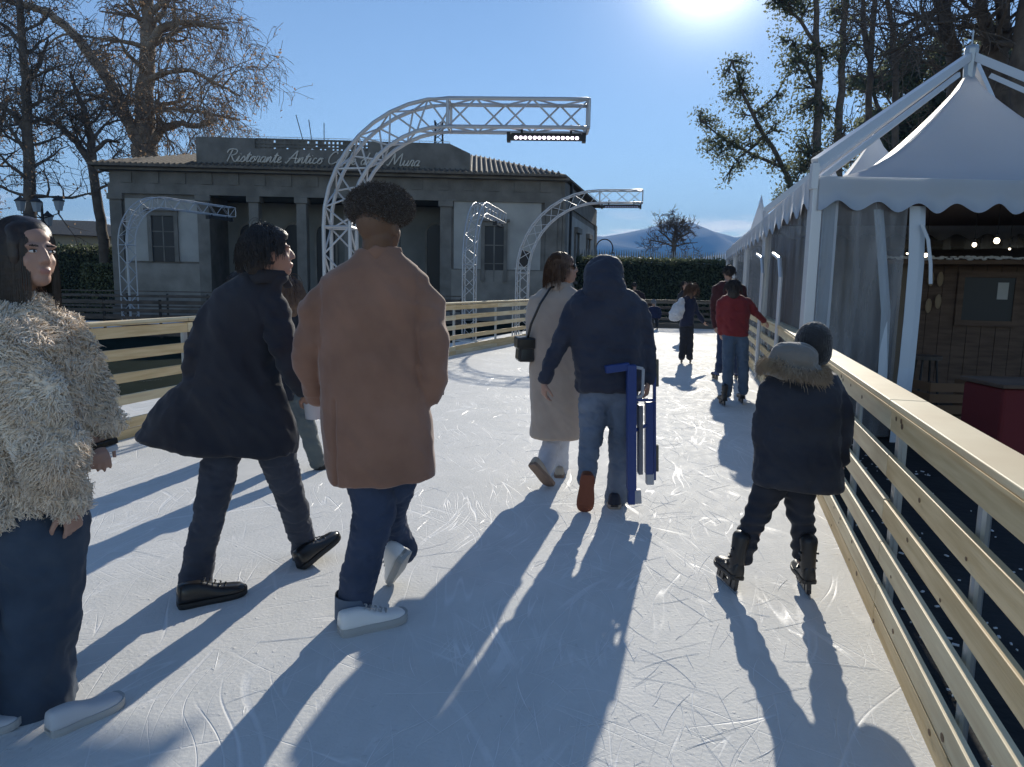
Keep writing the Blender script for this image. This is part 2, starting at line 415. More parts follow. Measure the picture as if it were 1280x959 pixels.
for k, (y, z0, nm) in enumerate(((19.6, -.06, 'near'), (27.2, -.06, 'far'))):
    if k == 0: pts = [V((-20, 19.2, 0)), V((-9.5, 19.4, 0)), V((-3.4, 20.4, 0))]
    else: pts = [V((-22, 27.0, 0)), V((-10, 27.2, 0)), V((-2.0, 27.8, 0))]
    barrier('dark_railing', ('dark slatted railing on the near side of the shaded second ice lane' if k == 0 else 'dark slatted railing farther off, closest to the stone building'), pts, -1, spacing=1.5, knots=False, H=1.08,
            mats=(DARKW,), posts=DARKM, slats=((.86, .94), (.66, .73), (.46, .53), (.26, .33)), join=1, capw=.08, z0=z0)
# ------------------------------------------------------------------ restaurant building
A = P(145, 300, 31.0); B = P(697, 300, 32.0); A.z = B.z = 0
FL = (B - A).length; fd = (B - A).normalized(); fn = V((fd.y, -fd.x, 0))      # fn points to the camera
if fn.y > 0: fn = -fn
frz = math.atan2(fd.y, fd.x)
def fz(px, py):                                                                # height of a facade pixel
    u = (px - 145) / 552; p = A.lerp(B, u); return P(px, py, p.y).z
def fu(px): 
    p0 = P(px, 300, 31.5); return max(-.5, (V((p0.x, p0.y, 0)) - A).dot(fd))
STONE = mat('grey_sandstone', (.20, .185, .165), (.29, .27, .24), scale=1.3, rough=.9, bump=.5, bscale=16, bdist=.02, detail=8)
STONE2 = mat('dark_sandstone', (.14, .13, .115), (.21, .195, .175), scale=1.6, rough=.9, bump=.5, bscale=14, bdist=.02, detail=8)
PLAST = mat('pale_plaster', (.32, .315, .30), (.42, .41, .385), scale=.9, rough=.9, bump=.1, bscale=30)
PLAST2 = mat('grey_plaster', (.20, .20, .19), (.27, .27, .25), scale=.9, rough=.9)
GLASSD = mat('dark_window_glass', (.02, .024, .03), rough=.35, spec=.3)
TILE = mat('roof_tile', (.10, .085, .07), (.17, .14, .11), scale=9, rough=.85)
bt = thing('restaurant', 'single-storey neoclassical stone restaurant with pillared loggia and script sign, behind the left rink', 'building', (A.x, A.y, -.16))
def fp(u, z, d=0.0): return A + fd * u + fn * d + V((0, 0, z))
def fbox(mb, u0, u1, z0, z1, d0, d1): mb.box(fp((u0 + u1) / 2, (z0 + z1) / 2, (d0 + d1) / 2), (abs(u1 - u0), abs(d1 - d0), z1 - z0), frz)
ZG = -.16; ZE = fz(180, 208); ZC = fz(200, 243)                                 # ground, eaves, underside of entablature
uL0, uL1 = fu(263), fu(563)
cdir = (V((P(740, 300, 44).x, 44, 0)) - B).normalized()
m_ = MB()                                                                       # walls of the two wings + side + back
WD = 12.0
Cc = B + cdir * WD; Dd = A + V((-fn.x, -fn.y, 0)) * WD
for (u0, u1) in ((0, uL0), (uL1, FL)):
    fbox(m_, u0, u1, ZG, ZC, -.5, 0)
m_.beam(B + V((0, 0, ZC / 2)) - fd * .02, Cc + V((0, 0, ZC / 2)), .4, ZC + .3); m_.beam(A + fd * .2 + V((0, 0, ZC / 2)), Dd + fd * .2 + V((0, 0, ZC / 2)), .4, ZC + .3)
m_.beam(Dd + V((0, 0, ZE / 2)), Cc + V((0, 0, ZE / 2)), .4, ZE - .05)
m_.beam(fp(.2, ZE / 2, -.5), Dd + fd * .2 + V((0, 0, ZE / 2)), .38, ZE - .04)
for uu in (uL0 - .15, uL1 + .15): m_.beam(fp(uu, ZC / 2 + .1, -.5), fp(uu, ZC / 2 + .1, -2.95), .28, ZC + .2)
m_.build('wall', STONE2, bt)
m_ = MB(); fbox(m_, uL0, uL1, ZG, ZC, -2.9, -2.6); m_.build('loggia_back_wall', PLAST2, bt)
m_ = MB(); fbox(m_, uL0 - .1, uL1 + .1, ZC + .05, ZC + .15, -3.0, -.52); m_.build('loggia_ceiling', PLAST2, bt)
m_ = MB(); fbox(m_, uL0, uL1, ZG, .25, -2.6, .3); fbox(m_, uL0 + .4, uL1 - .4, ZG, .08, .3, .65); m_.build('loggia_steps', STONE, bt)
m_ = MB()                                                                       # plinth
for (u0, u1) in ((-.06, uL0), (uL1, FL + .06)):
    m_ = MB(); fbox(m_, u0, u1, ZG, fz(200, 328) - .05 if u0 < 1 else fz(620, 338), .0, .09); m_.build('plinth', STONE, bt)
m_ = MB()                                                                       # entablature
fbox(m_, -.15, FL + .15, ZC, ZC + .42, -.5, .14); fbox(m_, -.1, FL + .1, ZC + .423, ZE - .2, -.5, .07); fbox(m_, -.5, FL + .4, ZE - .2, ZE - .06, -.5, .42)
n_tri = 17
for i in range(n_tri):
    u = .6 + (FL - 1.2) * i / (n_tri - 1); fbox(m_, u - .22, u + .22, ZC + .44, ZE - .21, .07, .12)
m_.beam(B + V((0, 0, (ZC + ZE) / 2 - .1)), Cc + V((0, 0, (ZC + ZE) / 2 - .1)), .55, ZE - ZC - .2)
m_.build('entablature', STONE2, bt)
for px in (155, 259.5, 320.5, 378.5, 437, 493, 557, 690):                       # pilasters and pillars
    u = fu(px); m_ = MB(); wv = .42 if 300 < px < 500 else .5
    d = .10
    fbox(m_, u - wv / 2, u + wv / 2, .25, ZC - .25, -.45 if 270 < px < 550 else 0, d); fbox(m_, u - wv / 2 - .07, u + wv / 2 + .07, ZC - .25, ZC - .003, -.5 if 270 < px < 550 else 0, d + .07)
    fbox(m_, u - wv / 2 - .07, u + wv / 2 + .07, ZG, .25, -.5 if 270 < px < 550 else 0, d + .07)
    m_.build('pillar', STONE2, bt, bevel=.02)
for px in (292, 350, 393, 465, 541):                                            # arched doors in the loggia
    u = fu(px + (px - 640) * .0); m_ = MB(); hw = .42; zt = fz(px, 275)
    pts = [fp(u - hw, .25, -2.59), fp(u + hw, .25, -2.59)] + [fp(u + hw * math.cos(k * math.pi / 8), zt - hw + hw * math.sin(k * math.pi / 8), -2.59) for k in range(9)]
    m_.poly(pts, .04, fn); d_ = m_.build('door', GLASSD, bt)
    m2 = MB()
    for k in range(9):
        a0 = k * math.pi / 9; a1 = (k + 1) * math.pi / 9
        m2.beam(fp(u + (hw + .06) * math.cos(a0), zt - hw + (hw + .06) * math.sin(a0), -2.55), fp(u + (hw + .06) * math.cos(a1), zt - hw + (hw + .06) * math.sin(a1), -2.55), .1, .1)
    for s_ in (-1, 1): fbox(m2, u + s_ * (hw + .06) - .05, u + s_ * (hw + .06) + .05, .25, zt - hw, -2.6, -2.5)
    m2.build('door_frame', STONE, d_)
def window(px0, px1, py0, py1, panel, name='window', lint=True):
    x0, x1, y0, y1 = panel; m_ = MB(); fbox(m_, fu(x0), fu(x1), fz(x0, y1), fz(x0, y0), 0, .05); m_.build('plaster_panel', PLAST, bt)
    u0, u1 = fu(px0), fu(px1); z0, z1 = fz(px0, py1), fz(px0, py0); m_ = MB(); fbox(m_, u0, u1, z0, z1, .055, .08)
    d_ = m_.build(name, GLASSD, bt); m2 = MB(); w_ = .16
    fbox(m2, u0 - w_, u0, z0, z1, .05, .16); fbox(m2, u1, u1 + w_, z0, z1, .05, .16); fbox(m2, u0 - w_, u1 + w_, z1, z1 + .2, .05, .17); fbox(m2, u0 - w_ - .08, u1 + w_ + .08, z1 + .2, z1 + .3, .05, .28)
    fbox(m2, (u0 + u1) / 2 - .03, (u0 + u1) / 2 + .03, z0, z1, .08, .10)
    for q in (.33, .66): fbox(m2, u0, u1, z0 + (z1 - z0) * q - .02, z0 + (z1 - z0) * q + .02, .08, .099)
    m2.build('window_frame', STONE2, d_)
window(197, 224, 270, 327, (166, 258, 248, 326)); window(606, 630, 283, 352, (567, 677, 250, 336), 'doorway')
# side wall
sd = cdir; sn = V((sd.y, -sd.x, 0)); srz = math.atan2(sd.y, sd.x)
def sp(u, z, d): return B + sd * u + sn * d + V((0, 0, z))
def sbox(mb, u0, u1, z0, z1, d0, d1): mb.box(sp((u0 + u1) / 2, (z0 + z1) / 2, (d0 + d1) / 2), (abs(u1 - u0), abs(d1 - d0), z1 - z0), srz)
m_ = MB(); sbox(m_, 1.0, 11.4, 1.3, ZC - .3, .2, .25); m_.build('plaster_panel', PLAST, bt)
for (q0, q1) in ((0, .7), (11.4, 12.1)): m_ = MB(); sbox(m_, q0, q1, ZG, ZC, .2, .32); m_.build('corner_pilaster', STONE2, bt)
m_ = MB(); m_.tube([sp(1.5, 0, .33), sp(1.5, ZE, .33)], .06); m_.build('downpipe', DARKM, bt)
for u in (3.4, 7.8):
    m_ = MB(); sbox(m_, u, u + 1.0, 1.7, 4.0, .25, .28); d_ = m_.build('window', GLASSD, bt)
    m2 = MB(); sbox(m2, u - .15, u, 1.7, 4, .25, .34); sbox(m2, u + 1, u + 1.15, 1.7, 4, .25, .34); sbox(m2, u - .25, u + 1.25, 4, 4.25, .25, .45); sbox(m2, u - .2, u + 1.2, 1.55, 1.7, .25, .4); m2.build('window_frame', STONE2, d_)
# hipped roof
m_ = MB(); ov = .65
e0 = fp(-ov, ZE, ov + .1); e1 = fp(FL + ov * .3, ZE, ov + .1) ; e2 = Cc + V((0, 0, ZE)) + sn * ov; e3 = Dd + V((0, 0, ZE)) - fd * ov
rz_ = ZE + 1.75; r0 = fp(4.6, rz_, -5.6); r1 = fp(FL - 3.6, rz_, -5.6)
und = V((0, 0, -.09))
m_.add([e0, e1, e2, e3, r0, r1, e0 + und, e1 + und, e2 + und, e3 + und],
       [(0, 1, 5, 4), (1, 2, 5), (2, 3, 4, 5), (3, 0, 4), (6, 9, 8, 7), (0, 6, 7, 1), (1, 7, 8, 2), (2, 8, 9, 3), (3, 9, 6, 0)])
roof = m_.build('roof', TILE, bt)
m_ = MB()                                                                       # tile courses
for i in range(90):
    u = -ov + .22 * i; 
    if u > FL: break
    tmax = 1.0 if 4.6 < u < FL - 3.6 else (min(1, (u + ov) / (4.6 + ov)) if u < 4.6 else max(0, (FL + .2 - u) / 3.8))
    a = fp(u, ZE, ov + .1); b = fp(u if tmax == 1 else u, rz_, -5.6); m_.tube([a + V((0, 0, .02)), a.lerp(b, tmax * .97) + V((0, 0, .03))], .05, n=5, round_=False)
m_.build('tile_rows', TILE, roof)
# parapet block carrying the sign, lattice strip along its top
pu0, pu1 = fu(255), fu(587); pz1 = fz(400, 176); pzl = fz(400, 189)
m_ = MB(); fbox(m_, pu0, pu1, ZE - .06, pzl, -.7, .18)
lu0, lu1 = fu(325), fu(462)
fbox(m_, pu0, lu0, pzl, pz1, -.7, .18)
ue = fu(561)
m_.poly([fp(lu1, pzl, .18), fp(pu1, pzl, .18), fp(pu1, pzl + .03, .18), fp(ue, pz1, .18), fp(lu1, pz1, .18)], .88, -fn)
m_.build('parapet', STONE2, bt)
m_ = MB(); nb = 27; zs = [pzl + .002, pzl + (pz1 - pzl) * .30, pzl + (pz1 - pzl) * .60, pz1]
for i in range(nb + 1):
    u = lu0 + (lu1 - lu0) * i / nb; fbox(m_, u - .045, u + .045, zs[0], zs[-1], -.03, .05)
for q in range(4): 
    zz = zs[q]; fbox(m_, lu0, lu1, zz - .03 if q else zz, min(zz + .03, pz1 + .03), -.05, .07)
for i in range(nb):
    for q in range(3):
        if random.random() < .55 - (i / nb - .5) * 1.0:
            u = lu0 + (lu1 - lu0) * (i + .5) / nb; fbox(m_, u - .05, u + .05, zs[q] + .032, zs[q + 1] - .032, -.02, .03)
m_.build('lattice_balustrade', STONE2, bt)
m_ = MB(); m_.tube([fp(pu0 + .3, pz1 + .10, 0), fp(ue, pz1 + .10, 0)], .012, n=5)
for q in range(9): m_.tube([fp(pu0 + .3 + (ue - pu0 - .3) * q / 8, pz1 - .02, 0), fp(pu0 + .3 + (ue - pu0 - .3) * q / 8, pz1 + .1, 0)], .012, n=5)
m_.build('roof_wire', GALV, bt)
# script sign, single-stroke letters
GL = {  # x advance, strokes (x right, y up) x-height .45, cap 1
 'R': (.72, [[(.12, .0), (.2, .5), (.28, .95)], [(-.02, .72), (.06, .95), (.35, 1.02), (.6, .9), (.55, .62), (.3, .5)], [(.3, .5), (.45, .2), (.62, .0), (.75, .1)]]),
 'A': (.75, [[(-.05, .08), (.05, .0), (.3, .5), (.58, 1.0)], [(.58, 1.0), (.58, .4), (.62, .0), (.75, .1)], [(.12, .36), (.4, .40), (.72, .36)]]),
 'C': (.62, [[(.55, .82), (.5, .98), (.3, .95), (.1, .6), (.1, .2), (.25, .0), (.45, .05), (.62, .18)]]),
 'M': (1.0, [[(-.05, .1), (.05, .0), (.2, .5), (.3, 1.0)], [(.3, 1.0), (.4, .3), (.45, .1)], [(.45, .1), (.6, .6), (.8, 1.0)], [(.8, 1.0), (.82, .4), (.85, .0), (1.0, .1)]]),
 'i': (.24, [[(.0, .1), (.12, .45), (.08, .1), (.14, .0), (.24, .1)], [(.17, .62), (.18, .66)]]),
 's': (.32, [[(.0, .1), (.2, .47), (.26, .15), (.14, .0), (.04, .06)], [(.14, .0), (.32, .1)]]),
 't': (.28, [[(.0, .1), (.2, .8), (.12, .1), (.18, .0), (.28, .1)], [(.04, .55), (.32, .58)]]),
 'o': (.38, [[(.0, .1), (.22, .45), (.08, .35), (.06, .08), (.2, .0), (.32, .2), (.24, .44), (.38, .4)]]),
 'r': (.30, [[(.0, .1), (.1, .47), (.24, .42), (.18, .1), (.22, .0), (.30, .1)]]),
 'a': (.40, [[(.32, .4), (.2, .46), (.06, .3), (.06, .06), (.18, .0), (.3, .25), (.34, .45), (.28, .1), (.32, .0), (.40, .1)]]),
 'n': (.44, [[(.0, .1), (.1, .45), (.06, .0), (.2, .4), (.3, .44), (.28, .1), (.34, .0), (.44, .1)]]),
 'e': (.32, [[(.0, .1), (.2, .3), (.2, .46), (.08, .4), (.06, .08), (.16, .0), (.32, .12)]]),
 'c': (.32, [[(.26, .38), (.18, .46), (.06, .3), (.06, .08), (.16, .0), (.32, .12)]]),
 'f': (.30, [[(.0, .1), (.2, .7), (.24, 1.0), (.16, .9), (.1, .2), (.02, -.38), (-.06, -.3), (.08, .02), (.30, .1)]]),
 'd': (.40, [[(.3, .4), (.18, .46), (.05, .3), (.06, .05), (.18, .0), (.3, .3), (.42, 1.0)], [(.42, 1.0), (.28, .1), (.32, .0), (.40, .1)]]),
 'l': (.24, [[(.0, .1), (.2, .8), (.2, 1.0), (.12, .9), (.06, .15), (.12, .0), (.24, .1)]]),
 'u': (.44, [[(.0, .1), (.08, .45), (.06, .1), (.14, .0), (.28, .2), (.34, .45), (.3, .1), (.36, .0), (.44, .1)]]),
}
SIGN = mat('sign_tubing', (.62, .57, .50), rough=.4, spec=.6)
m_ = MB(); txt = 'Ristorante Antico Caffè delle Mura'
wid = sum(.30 if c == ' ' else GL['e' if c == 'è' else c][0] for c in txt)
su0, su1 = fu(290), fu(524); sx = (su1 - su0) / wid; hh = .50; zb = fz(400, 206); x = 0
for c in txt:
    if c == ' ': x += .30; continue
    adv, st = GL['e' if c == 'è' else c]
    st = list(st) + ([[(.1, .72), (.2, .6)]] if c == 'è' else [])
    for s_ in st:
        pts = []
        for i in range(len(s_) - 1):                                           # Catmull-Rom smoothing
            p0, p1, p2, p3 = s_[max(i - 1, 0)], s_[i], s_[i + 1], s_[min(i + 2, len(s_) - 1)]
            for k in range(4):
                t = k / 4; f = lambda a, b, c_, d: .5 * (2 * b + (c_ - a) * t + (2 * a - 5 * b + 4 * c_ - d) * t * t + (3 * b - a - 3 * c_ + d) * t ** 3)
                pts.append((f(p0[0], p1[0], p2[0], p3[0]), f(p0[1], p1[1], p2[1], p3[1])))
        pts.append(s_[-1])
        m_.tube([fp(su0 + (x + a + b * .25) * sx, zb + b * hh, .24) for a, b in pts], .027, n=5, round_=False)
    x += adv
m_.build('sign_lettering', SIGN, bt)
# mast and aerials on the roof
m_ = MB(); mb0 = P(548.5, 178, 36); hgt = P(548, 152, 36).z - mb0.z + .5
for sx_, sy_ in ((-.2, -.2), (.2, -.2), (.2, .2), (-.2, .2)): m_.tube([mb0 + V((sx_, sy_, -.5)), mb0 + V((sx_ * .8, sy_ * .8, hgt - .5))], .03, n=5)
for k in range(5):
    z0 = -.5 + hgt * k / 5; z1 = -.5 + hgt * (k + 1) / 5
    for (a, b) in (((-.2, -.2), (.2, -.2)), ((.2, -.2), (.2, .2)), ((.2, .2), (-.2, .2)), ((-.2, .2), (-.2, -.2))):
        m_.beam(mb0 + V((a[0], a[1], z0)), mb0 + V((b[0], b[1], z1)), .03, .03)
mt = thing('lattice_mast', 'short grey lattice mast rising from the restaurant roof', 'mast', mb0 - V((0, 0, .5))); m_.build('mast_frame', DARKM, mt)
for k, (px, py, ln, lean) in enumerate(((405, 178, 24, 0), (392, 178, 28, -6), (384, 178, 34, -14))):
    a = P(px, py, 38); b = P(px + lean, py - ln, 38); m_ = MB(); m_.tube([a - V((0, 0, .7)), b], .022, n=5)
    t = thing('aerial', ('upright thin aerial, rightmost of three on the roof', 'slightly leaning thin aerial, middle one of three on the roof', 'most tilted thin aerial, leftmost of three on the roof')[k], 'aerial', a - V((0, 0, .7)), 'aerials on the restaurant roof'); m_.build('rod', DARKM, t)
# ------------------------------------------------------------------ lighting trusses
TRUS = mat('aluminium_truss', (.46, .47, .49), rough=.4, metal=.35, bump=.1)
LENS = mat('lamp_lens', (.9, .85, .95), emit=(1, .85, 1), estr=4.5)
def truss(label, base, top_z, dirv, arm, rad, w=.30, bar='lit', lean=0, tube=.024):
    t = thing('lighting_truss', label, 'truss', base, 'curved lighting trusses over the rink')
    dirv = V(dirv).normalized(); side = V((-dirv.y, dirv.x, 0)); up = V((0, 0, 1)); path = []
    z0 = base.z; zc = top_z - rad; n1 = max(2, int((zc - z0) / (w * .9)))
    for i in range(n1): path.append((base + up * ((zc - z0) * i / n1), up, dirv))
    na = 11
    for i in range(na):
        a = math.pi / 2 * i / (na - 1); path.append((base + up * (zc - z0 + rad * math.sin(a)) + dirv * (rad * (1 - math.cos(a))), None, up * -math.sin(a) + dirv * math.cos(a)))
    n2 = max(3, int((arm - rad) / (w * .9)))
    for i in range(1, n2 + 1): path.append((base + up * (top_z - z0) + dirv * (rad + (arm - rad) * i / n2), None, up * -1))
    ch = []
    for c, _, inn in path:                                                     # inn: towards the inside of the bend
        ch.append([c + side * (w / 2) + inn * (w / 2), c - side * (w / 2) + inn * (w / 2), c - side * (w / 2) - inn * (w / 2), c + side * (w / 2) - inn * (w / 2)])
    m_ = MB()
    for k in range(4): m_.tube([q[k] for q in ch], tube, n=8, round_=False)
    m_.build('chords', TRUS, t, smooth=True)
    m_ = MB()
    for i in range(len(ch) - 1):
        for k in range(4):
            j = (k + 1) % 4
            if (i + k) % 2: m_.tube([ch[i][k], ch[i + 1][j]], tube * .5, n=5, round_=False)
            else: m_.tube([ch[i][j], ch[i + 1][k]], tube * .5, n=5, round_=False)
    for e in (0, n1, n1 + na - 1, len(ch) - 1):
        for k in range(4): m_.tube([ch[e][k], ch[e][(k + 1) % 4]], tube * .8, n=6)
    m_.build('lattice', TRUS, t)
    m_ = MB(); m_.box(base + V((0, 0, .015)), (.6, .6, .03), math.atan2(dirv.y, dirv.x)); m_.build('base_plate', GALV, t)
    m_ = MB(); end = base + up * (top_z - z0) + dirv * arm; L = 1.0
    c = end - dirv * (L / 2 + .07) - up * (w / 2 + .10); rz = math.atan2(dirv.y, dirv.x)
    m_.box(c, (L, .10, .07), rz); m_.box(c + up * .04, (L * .96, .05, .03), rz)
    for s_ in (-1, 1): m_.box(c + dirv * s_ * (L / 2 + .02), (.05, .13, .12), rz); m_.box(c + dirv * s_ * L * .34 + up * .09, (.03, .03, .16), rz)
    bar_ = m_.build('light_bar', DARKM, t)
    m_ = MB()
    for i in range(14):
        q = c + dirv * (-L / 2 + .08 + (L - .16) * i / 13) + V((0, 0, -.012))
        for s_ in (-1,): m_.ell(q + side * s_ * -.052 if False else q - V((0, 1, 0)) * .055, (.024, .012, .022), n=8, k=5)
    m_.build('lamp_lenses', LENS if bar == 'lit' else mat('lamp_lens_off', (.35, .35, .5), rough=.2), bar_)
    return t
b1 = P(436, 300, 10.45); b1.z = 0
e1_ = P(737, 147, 10.35)
truss('large near white truss arching over the ice, its lamp bar glowing', b1 + V((-.12, 0, 0)), P(650, 146, 10.4).z, (e1_.x - b1.x, -.12, 0), e1_.x - b1.x + .1, 1.55, w=.37, tube=.027)
b2 = P(654, 300, 20.6); b2.z = 0; e2_ = P(806, 246, 20.0)
truss('distant truss reaching right towards the mountains over the far ice', b2, P(780, 245, 20).z, (e2_.x - b2.x, -.5, 0), e2_.x - b2.x, 2.1, w=.33, tube=.018, bar='off')
b3 = P(604, 300, 19.0); b3.z = 0
truss('distant truss seen end on in front of the restaurant doorway', b3 + V((-.35, 0, 0)), P(612, 258, 20).z, (.16, 1, 0), 4.6, 1.6, w=.30, tube=.017, bar='off')
b4 = P(158, 300, 20.6); b4.z = -.06
truss('leftmost truss standing by the dark railing before the restaurant window', b4, P(205, 250, 21).z, (.38, 1, 0), 4.2, 1.3, w=.30, tube=.017, bar='off')
# loudspeaker on a stand
sb = P(655, 330, 21.5); t = thing('loudspeaker', 'black loudspeaker tilted on a thin stand by the restaurant', 'loudspeaker', (sb.x, sb.y, 0))
m_ = MB(); M_ = Matrix.Rotation(R(14), 3, 'Y'); m_.box(sb + V((0, 0, .15)), (.27, .26, .46), M=M_); m_.build('cabinet', DARKM, t, bevel=.02)
m_ = MB(); m_.tube([V((sb.x - .12, sb.y, 0)), V((sb.x - .1, sb.y, sb.z - .05))], .022); m_.beam(V((sb.x - .28, sb.y, sb.z - .14)), V((sb.x + .1, sb.y, sb.z - .1)), .05, .03); m_.build('stand', GALV, t)
# ------------------------------------------------------------------ hedge, spiked fence, low building, lamps
LEAF = mat('hedge_leaf', (.06, .08, .045), (.11, .13, .075), scale=6, rough=.6, translu=.3)
def hedge(name, label, a, b, h, th, n, leafs=.09, m=LEAF, z=-.16):
    t = thing(name, label, 'hedge', (a.x, a.y, z)); m_ = MB(); d = (b - a); L = d.length; d.normalize(); nn = V((d.y, -d.x, 0)); k = int(L / .5)
    rg = []
    for i in range(k + 1):
        c = a + d * (L * i / k); hh = h * (1 + .04 * nz(c, .9)); ring = []
        for (s_, z_) in ((-.5, 0), (-.52, .5), (-.5, .93), (-.3, 1), (.3, 1), (.5, .93), (.52, .5), (.5, 0)): ring.append(c + nn * th * s_ * (.9 + .1 * nz(c + V((0, 0, z_ * 3)), 1.1)) + V((0, 0, z + hh * z_ * .96)))
        rg.append(ring)
    m_.rings(rg); m_.build('hedge_core', mat('hedge_core', (.012, .016, .009), rough=.95), t)
    m_ = MB(); rn = random.Random(n)
    for i in range(n):
        c = a + d * rn.uniform(0, L); u = rn.random()
        if u < .62: q = c + nn * (th * .5 + rn.gauss(0, .05)) + V((0, 0, z + rn.uniform(0, h)))
        elif u < .75: q = c - nn * (th * .5) + V((0, 0, z + rn.uniform(h * .5, h)))
        else: q = c + nn * rn.uniform(-.5, .5) * th + V((0, 0, z + h * (.98 + abs(rn.gauss(0, .03)))))
        leafq(m_, q, leafs * rn.uniform(.6, 1.3), rn)
    m_.build('leaves', m, t); return t
def leafq(mb, q, s, rn):
    u = V((rn.gauss(0, 1), rn.gauss(0, 1), rn.gauss(0, 1))).normalized(); w_ = V((rn.gauss(0, 1), rn.gauss(0, 1), rn.gauss(0, 1))); w_ = (w_ - u * w_.dot(u)).normalized()
    mb.add([q - u * s * .6, q + w_ * s * .32, q + u * s * .6, q - w_ * s * .32], [(0, 1, 2, 3)])
ha = V((P(738, 340, 36).x, 36, 0)); hb = V((P(1010, 340, 38).x, 38, 0)); ht = P(850, 326, 36.5).z
hedge('clipped_hedge', 'long dark clipped hedge under the spiked fence at the far end of the rink', ha + V((-3, 0, 0)), hb, ht + .16, 1.4, 26000, .12)
t = thing('spiked_fence', 'row of thin upright iron pickets topping the far hedge before the mountains', 'fence', (ha.x, ha.y + .9, -.16)); m_ = MB(); m2 = MB(); zt = P(850, 316, 37.3).z
nP = 90
for i in range(nP):
    c = ha.lerp(hb, i / nP) + V((-.6, 1.0, 0)); m_ = MB() if i == 0 else m_
    m_.tube([c + V((0, 0, -.1)), c + V((0, 0, zt - .1)), c + V((0, 0, zt + .1))], [.035, .035, .008], n=5, round_=False)
m_.build('pickets', mat('grey_iron', (.25, .26, .27), rough=.4, metal=.5), t)
for z in (.4, zt - .35): m2.beam(ha + V((-.6, 1.0, z)), hb + V((-.6, 1.0, z)), .05, .05)
m2.build('rails', DARKM, t)
hedge('clipped_hedge', 'broad dark green hedge left of the restaurant, under the street lamp', V((-27, 38, 0)), V((-19.6, 37, 0)), 3.1, 2.2, 9000, .14)
hedge('rough_hedge', 'low paler shrubby hedge against the left corner of the restaurant', V((-19.8, 34, 0)), V((-17.3, 33.5, 0)), 2.2, 1.2, 3500, .11, mat('pale_leaf', (.07, .09, .04), (.12, .13, .06), scale=4))
la = P(52, 300, 62); lb = P(152, 300, 62); t = thing('low_house', 'low pale building with a shallow roof in the distance at left', 'building', (la.x, la.y, -.16)); zc = P(100, 291, 62).z; zr = P(85, 277, 62).z; ze_ = P(150, 300, 62).z
m_ = MB(); m_.box(((la.x + lb.x) / 2 - 2, 65, zc / 2 - .08), (lb.x - la.x + 10, 6, zc + .16)); m_.build('wall', mat('cream_render', (.32, .29, .23), rough=.9), t)
m_ = MB(); x0, x1 = la.x - 7.5, lb.x + 3.5; m_.add([(x0, 61, zc), (x1, 61, zc - .4), (x1, 69, zc - .4), (x0, 69, zc), (x0 + 3, 65, zr + .4), (P(92, 277, 62).x, 65, zr + .3)], [(0, 1, 5, 4), (1, 2, 5), (2, 3, 4, 5), (3, 0, 4), (3, 2, 1, 0)]); m_.build('roof', TILE, t)
m_ = MB()
for k in range(5): m_.box((x0 + 5 + k * 3.1, 61.9, zc * .55), (.8, .12, 1.1))
m_.build('windows', GLASSD, t)
# three-lantern street lamp
lx = P(55, 300, 29); t = thing('street_lamp', 'ornate black street lamp with four lanterns beside the left trees', 'street lamp', (lx.x, lx.y, -.16)); zt = P(55, 262, 29).z
m_ = MB(); m_.tube([V((lx.x, lx.y, -.16)), V((lx.x, lx.y, .5)), V((lx.x, lx.y, .7)), V((lx.x, lx.y, zt - .3)), V((lx.x, lx.y, zt + .25))], [.13, .12, .07, .05, .05], n=10); m_.build('post', DARKM, t)
for k, (dx, dy, dz) in enumerate(((-.82, 0, .18), (.62, .1, .22), (.0, -.3, .12), (-.1, .5, -.35), (.55, -.4, -.3))):
    if k == 4: continue
    c = V((lx.x + dx, lx.y + dy, zt + dz)); m_ = MB(); j = V((lx.x, lx.y, zt - .35))
    m_.tube([j, j.lerp(c, .5) + V((0, 0, -.18)), c + V((0, 0, -.34)), c + V((0, 0, -.24))], .022, n=6); a_ = m_.build('arm', DARKM, t)
    m_ = MB(); m_.tube([c + V((0, 0, -.24)), c + V((0, 0, .12))], [.13, .21], n=6, round_=False); ln = m_.build('lantern', mat('frosted_lantern', (.30, .33, .36), rough=.3), t)
    m_ = MB(); m_.tube([c + V((0, 0, .12)), c + V((0, 0, .15)), c + V((0, 0, .27)), c + V((0, 0, .34))], [.25, .24, .08, .03], n=6, round_=False); m_.build('lantern_cap', DARKM, ln)
# curly wall lamp at the building's right end
c0 = Cc + sn * .3 + V((0, 0, 3.2)); t = thing('wall_lamp', 'small curled iron lamp bracket on the right end of the restaurant', 'lamp', c0)
m_ = MB(); m_.tube([c0 + V((.0 + .5 - .5 * math.cos(a), 0, .5 + .55 * math.sin(a))) for a in [k * math.pi * 1.15 / 14 for k in range(15)]], .035, n=6); m_.tube([c0, c0 + V((0, 0, .5))], .035, n=6); m_.build('bracket', DARKM, t)
m_ = MB(); q = c0 + V((.97, 0, .2)); m_.tube([q, q + V((0, 0, .12))], [.16, .05], n=8, round_=False); m_.build('lamp_shade', DARKM, t)
